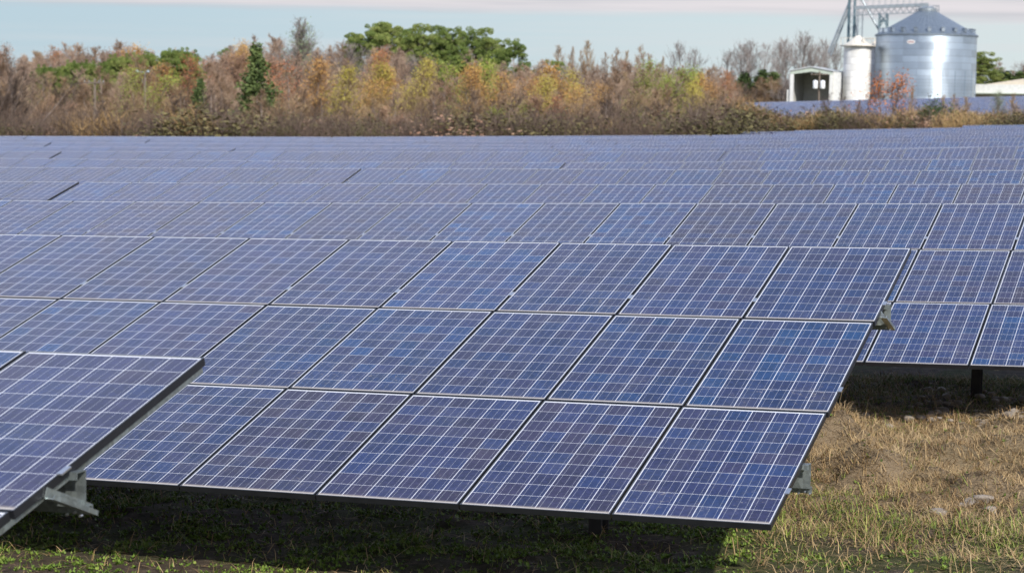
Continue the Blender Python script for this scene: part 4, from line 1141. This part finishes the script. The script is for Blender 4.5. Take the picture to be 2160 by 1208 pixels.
def utility_pole(px, ytop, Y, label, cans=True, lamps=False):
    p = at(px, ytop, Y); g = float(ground(p.x, Y)); h = p.z - g; root = empty('utility_pole', (p.x, Y, g), label, 'utility pole')
    b = MB(); b.tube([(0, 0, -.3), (0, 0, h)], [.15, .09], 10); b.build('pole', M['wood_pole'], root)
    if not lamps:
        b = MB(); b.box((0, -.12, h - .35), (2.0, .09, .11)); b.build('crossarm', M['wood_pole'], root)
        for x in (-.9, -.45, .45, .9):
            b = MB(); b.lathe([(.02, 0), (.04, .05), (.03, .09), (.04, .12), (.01, .15)], 8); b.build('insulator', M['steel'], root, (x, -.12, h - .29))
    if cans:
        for x in (-.43, .43):
            b = MB(); b.lathe([(.01, 0), (.27, .04), (.29, .15), (.29, .85), (.26, .95), (.08, 1.02), (.01, 1.03)], 20); b.build('transformer', M['tank'], root, (x, -.18, h - 1.0 - 1.05), smooth=True)
    if lamps:
        for x in (-.55, .45):
            b = MB(); b.bar((0, 0, h - .05), (x, -.2, h + .05), .05); b.build('lamp_arm', M['steel'], root)
            b = MB(); b.lathe([(.02, 0), (.13, .02), (.15, .08), (.08, .19), (.02, .22)], 14); b.build('lamp', M['steel'], root, (x, -.3, h - .08))
    return root


utility_pole(1729, 151, 232, "utility pole with two white transformer cans in front of the open shed", True)
utility_pole(306, 152, 138.5, "tall lamp pole with two pale lamp heads in the left part of the wood", False, True)
utility_pole(200, 166, 142, "weathered wooden pole with crossarm left of the lamp pole in the wood", False)


def white_building():
    Y = 262.0; a, e = at(2050, 178, Y), at(2240, 178, Y); g = float(ground(e.x, Y)); root = empty('long_building', (a.x, Y, g), "long low white building with a beige roof right of the big bin", 'building'); W_ = e.x - a.x
    Z = lambda py, px=2100: at(px, py, Y).z - g
    b = MB(); b.box((W_ / 2, 5, Z(199) / 2 - .2), (W_, 10, Z(199) + .4)); b.build('wall', M['beige'], root)
    b = MB(); b.box((W_ / 2, 4.9, (Z(196.5) + Z(178.5)) / 2), (W_ + .3, 10.4, Z(178.5) - Z(196.5))); b.build('fascia', M['white_sheet'], root)
    b = MB(); b.box((W_ / 2, -.55, Z(197.5)), (W_, .9, .12)); b.build('canopy_edge', M['trim'], root)
    b = MB(); x0 = at(2075, 178, Y).x - a.x; z0 = Z(178.6); z1 = at(2165, 165, Y).z - g; x1 = at(2165, 165, Y).x - a.x; x2 = 2 * x1 - x0
    b.add([(x0, .6, z0), (x1, .6, z1), (x2, .6, z0), (x0, 9.5, z0), (x1, 9.5, z1), (x2, 9.5, z0)], [(0, 2, 1), (3, 4, 5), (0, 1, 4, 3), (1, 2, 5, 4), (0, 3, 5, 2)]); b.build('roof_gable', M['beige'], root)


white_building()


def car_depth(px, py):
    for Y in np.arange(150, 215, .5):
        p = at(px, py, Y)
        if float(ground(p.x, Y)) + 1.5 >= p.z: return Y
    return 200


def car(px, py, Y, label, heading, col=(.75, .76, .76)):
    p = at(px, py, Y); g = float(ground(p.x, Y)); root = empty('parked_car', (p.x, Y, g), label, 'car'); root.rotation_euler = (0, 0, heading)
    paint = simple("car_paint", col, .25, .1, .03); gl = simple("car_glass", (.05, .08, .11), .08, .2, .1); ru = simple("car_tyre", (.02, .02, .02), .8)

    def loft(sec, name, m, parent):       # sec: x, half width, z low, z high
        b = MB(); vs = []
        for x, w, z0, z1 in sec: vs += [(x, -w, z0), (x, w, z0), (x, w * .96, z1), (x, -w * .96, z1)]
        fs = [(3, 2, 1, 0), tuple(len(vs) - 4 + i for i in range(4))]
        for i in range(len(sec) - 1):
            for j in range(4): fs.append((i * 4 + j, i * 4 + (j + 1) % 4, i * 4 + 4 + (j + 1) % 4, i * 4 + 4 + j))
        b.add(vs, fs); return b.build(name, m, parent)
    loft([(-2.2, .78, .35, .80), (-2.05, .88, .28, .95), (-.9, .9, .25, .98), (.9, .9, .25, .95), (1.9, .86, .28, .82), (2.2, .76, .35, .70)], 'body', paint, root)
    loft([(-1.75, .70, .975, 1.0), (-1.2, .72, .98, 1.42), (.1, .72, .975, 1.45), (.95, .70, .96, .99)], 'windows', gl, root)
    loft([(-1.25, .66, 1.43, 1.47), (-.6, .68, 1.455, 1.53), (.15, .66, 1.455, 1.49)], 'roof', paint, root)
    for x in (-1.35, 1.35):
        for y in (-.8, .8):
            b = MB(); b.tube([(x, y - .1, .32), (x, y + .1, .32)], .32, 18); w = b.build('wheel', ru, root); b = MB(); b.tube([(x, y + (.105 if y > 0 else -.105), .32), (x, y + (.115 if y > 0 else -.115), .32)], .2, 12); b.build('rim', M['steel'], w)
    for y in (-.6, .6):
        b = MB(); b.box((2.17, y, .66), (.08, .3, .12)); b.build('headlight', M['tank'], root)


car(1625, 228, car_depth(1625, 228), "white car half hidden by the scrub below the distant solar field", .35)
car(1661, 231.5, car_depth(1661, 231.5), "pale cream car half hidden in the scrub, right of the white car", .3, (.70, .69, .60))

# ------------------------------------------------------------------ grass, weeds, straw and stones near the viewer
GM = {
    'green': plant_mat("fresh_grass", [(.1, (.06, .10, .015)), (.5, (.16, .215, .036)), (.9, (.33, .345, .085))], .6),
    'dry': plant_mat("dry_grass", [(.1, (.20, .122, .055)), (.5, (.41, .285, .14)), (.9, (.60, .46, .26))], .7),
    'weed': plant_mat("weed_leaves", [(.1, (.06, .11, .018)), (.5, (.15, .23, .036)), (.9, (.28, .34, .08))], .55),
}
RXn, UXn, FXn = (np.array(v[:]) for v in (RX, UX, FX))


def to_px(P):
    d = P @ FXn; return 1080 + F_PX * (P @ RXn) / d, 604 - F_PX * (P @ UXn) / d


def scatter(n, rg, x=(-14.5, 7.0), y=(10.2, 23.6)):
    n = int(n * 1.48) if x[1] > 5 else n; X = rg.uniform(*x, n); Y = rg.uniform(*y, n); P = np.stack([X, Y, near_z(X, Y)], 1); u, v = to_px(P); k = (u > -900) & (u < 3500) & (v > 640) & (v < 1500); return P[k]


def blades(name, P, h, w, lean, mat_, rg, label, cat, flat=0.0):
    n = len(P); a = rg.uniform(0, 6.283, n); H = h * rg.uniform(.45, 1.25, n); ln = lean * rg.uniform(.3, 1.4, n); W2 = w * rg.uniform(.6, 1.3, n)
    d = np.stack([np.cos(a), np.sin(a), np.zeros(n)], 1); s = np.stack([-np.sin(a + rg.normal(size=n) * .5), np.cos(a + rg.normal(size=n) * .5), np.zeros(n)], 1)
    up = np.array([0, 0, 1.])[None]; lift = np.where(rg.random(n) < flat, rg.uniform(.05, .3, n), 1.0)[:, None]
    p1 = P + d * (H * ln * .35)[:, None] + up * H[:, None] * .6 * lift; p2 = P + d * (H * ln)[:, None] + up * H[:, None] * lift * (1 - .25 * ln[:, None].clip(0, 2))
    w_ = s * W2[:, None] / 2; V = np.stack([P - w_, P + w_, p1 + w_ * .7, p1 - w_ * .7, p2], 1).reshape(-1, 3); b = np.arange(n)[:, None] * 5
    t = np.repeat(np.clip(rg.normal(.5, .22, n) + (fbm(P[:, 0] * 3.5, P[:, 1] * 3.5, 83, 3) - .5) * .9, 0, 1), 5); o = link(name, np_mesh(name, V, [b + np.array([0, 1, 2, 3]), b + np.array([3, 2, 4])], mat_, t)); return tag(o, label, cat, kind='stuff')


def lawn():
    rg = np.random.default_rng(5)
    shade = lambda P: (P[:, 0] < -3.0 - (P[:, 1] - 12.2) * .2)
    # zones: straw bed, green strips, bare soil between
    dirt = lambda P: 1 - .85 * np.exp(-((P[:, 0] + 2.45) / .85) ** 2 - ((P[:, 1] - 13.2) / .75) ** 2)

    def zones(P):
        X, Y = P[:, 0], P[:, 1]; q = fbm(X * .9, Y * .9, 41); q2 = fbm(X * 2.6, Y * 2.6, 47); q3 = fbm(X * 6, Y * 6, 53)
        yy = Y + (q - .5) * 2.2
        straw = np.clip((yy - 15.6) / .5, 0, 1) * np.clip((20.3 - yy) / .5, 0, 1); strip = np.exp(-((yy - 15.0) / .55) ** 2); back = np.clip((yy - 21.8) / .4, 0, 1)
        return straw, strip, back, q, q2, q3
    P = scatter(420000, rg); st, sr, bk, q, q2, q3 = zones(P); u = rg.random(len(P)); sh = shade(P)
    g = np.where(sh, .06 + .40 * np.clip((q2 - .48) / .12, 0, 1), .03 + .9 * sr + .45 * np.clip((q2 - .54) / .08, 0, 1) * (1 - .75 * st) + .75 * bk)
    blades("short_grass", P[u < g * .55 * dirt(P)], .06, .0055, 1.0, GM['green'], rg, "short green grass growing in patches on the soil", "grass")
    P = scatter(60000, rg); st, sr, bk, q, q2, q3 = zones(P); u = rg.random(len(P)); blades("tall_grass", P[(u < (.55 * sr + .12 * (q2 > .58)) * (1 - .8 * shade(P)))], .16, .006, 1.0, GM['green'], rg, "longer green grass in a strip beside the front solar table", "grass")
    P = scatter(560000, rg); st, sr, bk, q, q2, q3 = zones(P); u = rg.random(len(P)); sh = shade(P); d = np.where(sh, .03, .10 + .9 * st * (.55 + .45 * (q3 > .45)) + .25 * sr + .18 * np.clip((q3 - .5) / .1, 0, 1))
    blades("dry_grass", P[u < d * 1.15 * dirt(P)] + [0, 0, .012], .10, .0058, 2.2, GM['dry'], rg, "matted dry brown grass lying in the sun between the tables", "dry grass", flat=.55)
    P = scatter(30000, rg); st, sr, bk, q, q2, q3 = zones(P); u = rg.random(len(P)); blades("dead_stems", P[u < (.10 * st * (q2 > .5) + .02) * (1 - .85 * shade(P))], .30, .0045, .7, GM['dry'], rg, "thin dead stems poking out of the dry grass", "dry grass")
    # low weeds: rosettes of small leaves
    P = scatter(190000, rg); st, sr, bk, q, q2, q3 = zones(P); u = rg.random(len(P)); sh = shade(P); k = u < np.where(sh, .16 + .84 * np.clip((q2 - .42) / .14, 0, 1), .05 + .22 * np.clip((q2 - .5) / .1, 0, 1) * (1 - st)); P = P[k]
    n = len(P); m = 7; C = np.repeat(P, m, 0); a = rg.uniform(0, 6.283, n * m); l = rg.uniform(.008, .026, n * m) * np.repeat(rg.uniform(.6, 1.6, n), m); el = rg.uniform(.2, 1.1, n * m)
    d = np.stack([np.cos(a) * np.cos(el), np.sin(a) * np.cos(el), np.sin(el)], 1); s = np.stack([-np.sin(a), np.cos(a), np.zeros(n * m)], 1); w = l * .32
    V = np.stack([C, C + d * l[:, None] * .5 + s * w[:, None], C + d * l[:, None] * 1.05 + [0, 0, .002], C + d * l[:, None] * .5 - s * w[:, None]], 1).reshape(-1, 3)
    t = np.repeat(np.clip(np.repeat(rg.normal(.5, .25, n), m) + rg.normal(size=n * m) * .08, 0, 1), 4)
    tag(link("weeds", np_mesh("weeds", V, [np.arange(n * m)[:, None] * 4 + np.arange(4)], GM['weed'], t)), "small green weeds and clover on the shaded soil", "weeds", kind='stuff')


lawn()


def rock_mesh(seed):
    rg = np.random.default_rng(seed); import bmesh
    bm = bmesh.new(); bmesh.ops.create_icosphere(bm, subdivisions=2, radius=.5)
    for _ in range(7):
        n = Vector(rg.normal(size=3)).normalized(); k = rg.uniform(.26, .42)
        for v in bm.verts:
            e = v.co.dot(n) - k
            if e > 0: v.co -= n * e
    me = bpy.data.meshes.new("stone"); bm.to_mesh(me); bm.free(); me.materials.append(M['stone']); return me


M['stone'] = simple("pale_brown_stone", (.26, .225, .19), .85, 0, .35, 9, .4)
STONES = [rock_mesh(i) for i in range(6)]


def stones():
    rg = np.random.default_rng(9)
    for i, (px, py, s, lab) in enumerate([(2075, 1059, .13, "largest pale flat stone in the small heap on the sunlit soil"), (2045, 1064, .09, "flat stone just left of the largest one in the small heap"), (2032, 1070, .07, "small stone left in the heap on the sunlit soil"), (1980, 1085, .10, "lone pale stone at the end of the green grass strip"), (2058, 1052, .06, "small stone behind the largest one in the heap"),
                                          (2090, 1083, .10, "stone nearest the viewer at the right of the heap"), (1752, 880, .09, "first pale stone beside the front table's right edge"), (1790, 882, .09, "second pale stone along the shaded edge beside the front table"), (1822, 882, .10, "third pale stone along the shaded edge, before the dry grass"), (2030, 893, .10, "stone poking out behind the tall dead stems")]):
        r = ray(px, py); t = 12.0
        for _ in range(30): p = r * t; t += (p.z - float(near_z(p.x, p.y))) / -r.z * .7
        p = r * t; o = link('stone', STONES[i % 6], None, (p.x, p.y, float(near_z(p.x, p.y)) + s * .26), (rg.uniform(-.2, .2), rg.uniform(-.2, .2), rg.uniform(0, 6))); o.scale = (s * 1.5, s * 1.25, s * .75); tag(o, lab, 'stone')
    # gravel along the shaded drip line of the third row
    Vs, Fs = [], []; off = 0; P = scatter(5200, rg, (-3.5, 1.8), (19.6, 22.6)); q = fbm(P[:, 0] * 1.3, P[:, 1] * 1.3, 61); P = P[(q > .44) & (P[:, 0] > -1.9 + rg.normal(size=len(P)) * .5) | (rg.random(len(P)) < .06)]
    T = []
    for p in P:
        me = STONES[rg.integers(6)]; v = np.empty(len(me.vertices) * 3); me.vertices.foreach_get('co', v); v = v.reshape(-1, 3); s = rg.uniform(.045, .125) * (.7 + .6 * rg.random()); a = rg.uniform(0, 6.28)
        R = np.array([[math.cos(a), -math.sin(a), 0], [math.sin(a), math.cos(a), 0], [0, 0, .62]]); v = (v * s) @ R.T + p + [0, 0, s * .30]; f = np.array([list(q_.vertices) for q_ in me.polygons]) + off; Vs.append(v); Fs.append(f); off += len(v)
    tag(link("gravel", np_mesh("gravel", np.concatenate(Vs), [np.concatenate(Fs)], M['stone'])), "loose broken stones scattered in the shade before the third row", "gravel", kind='stuff')


stones()
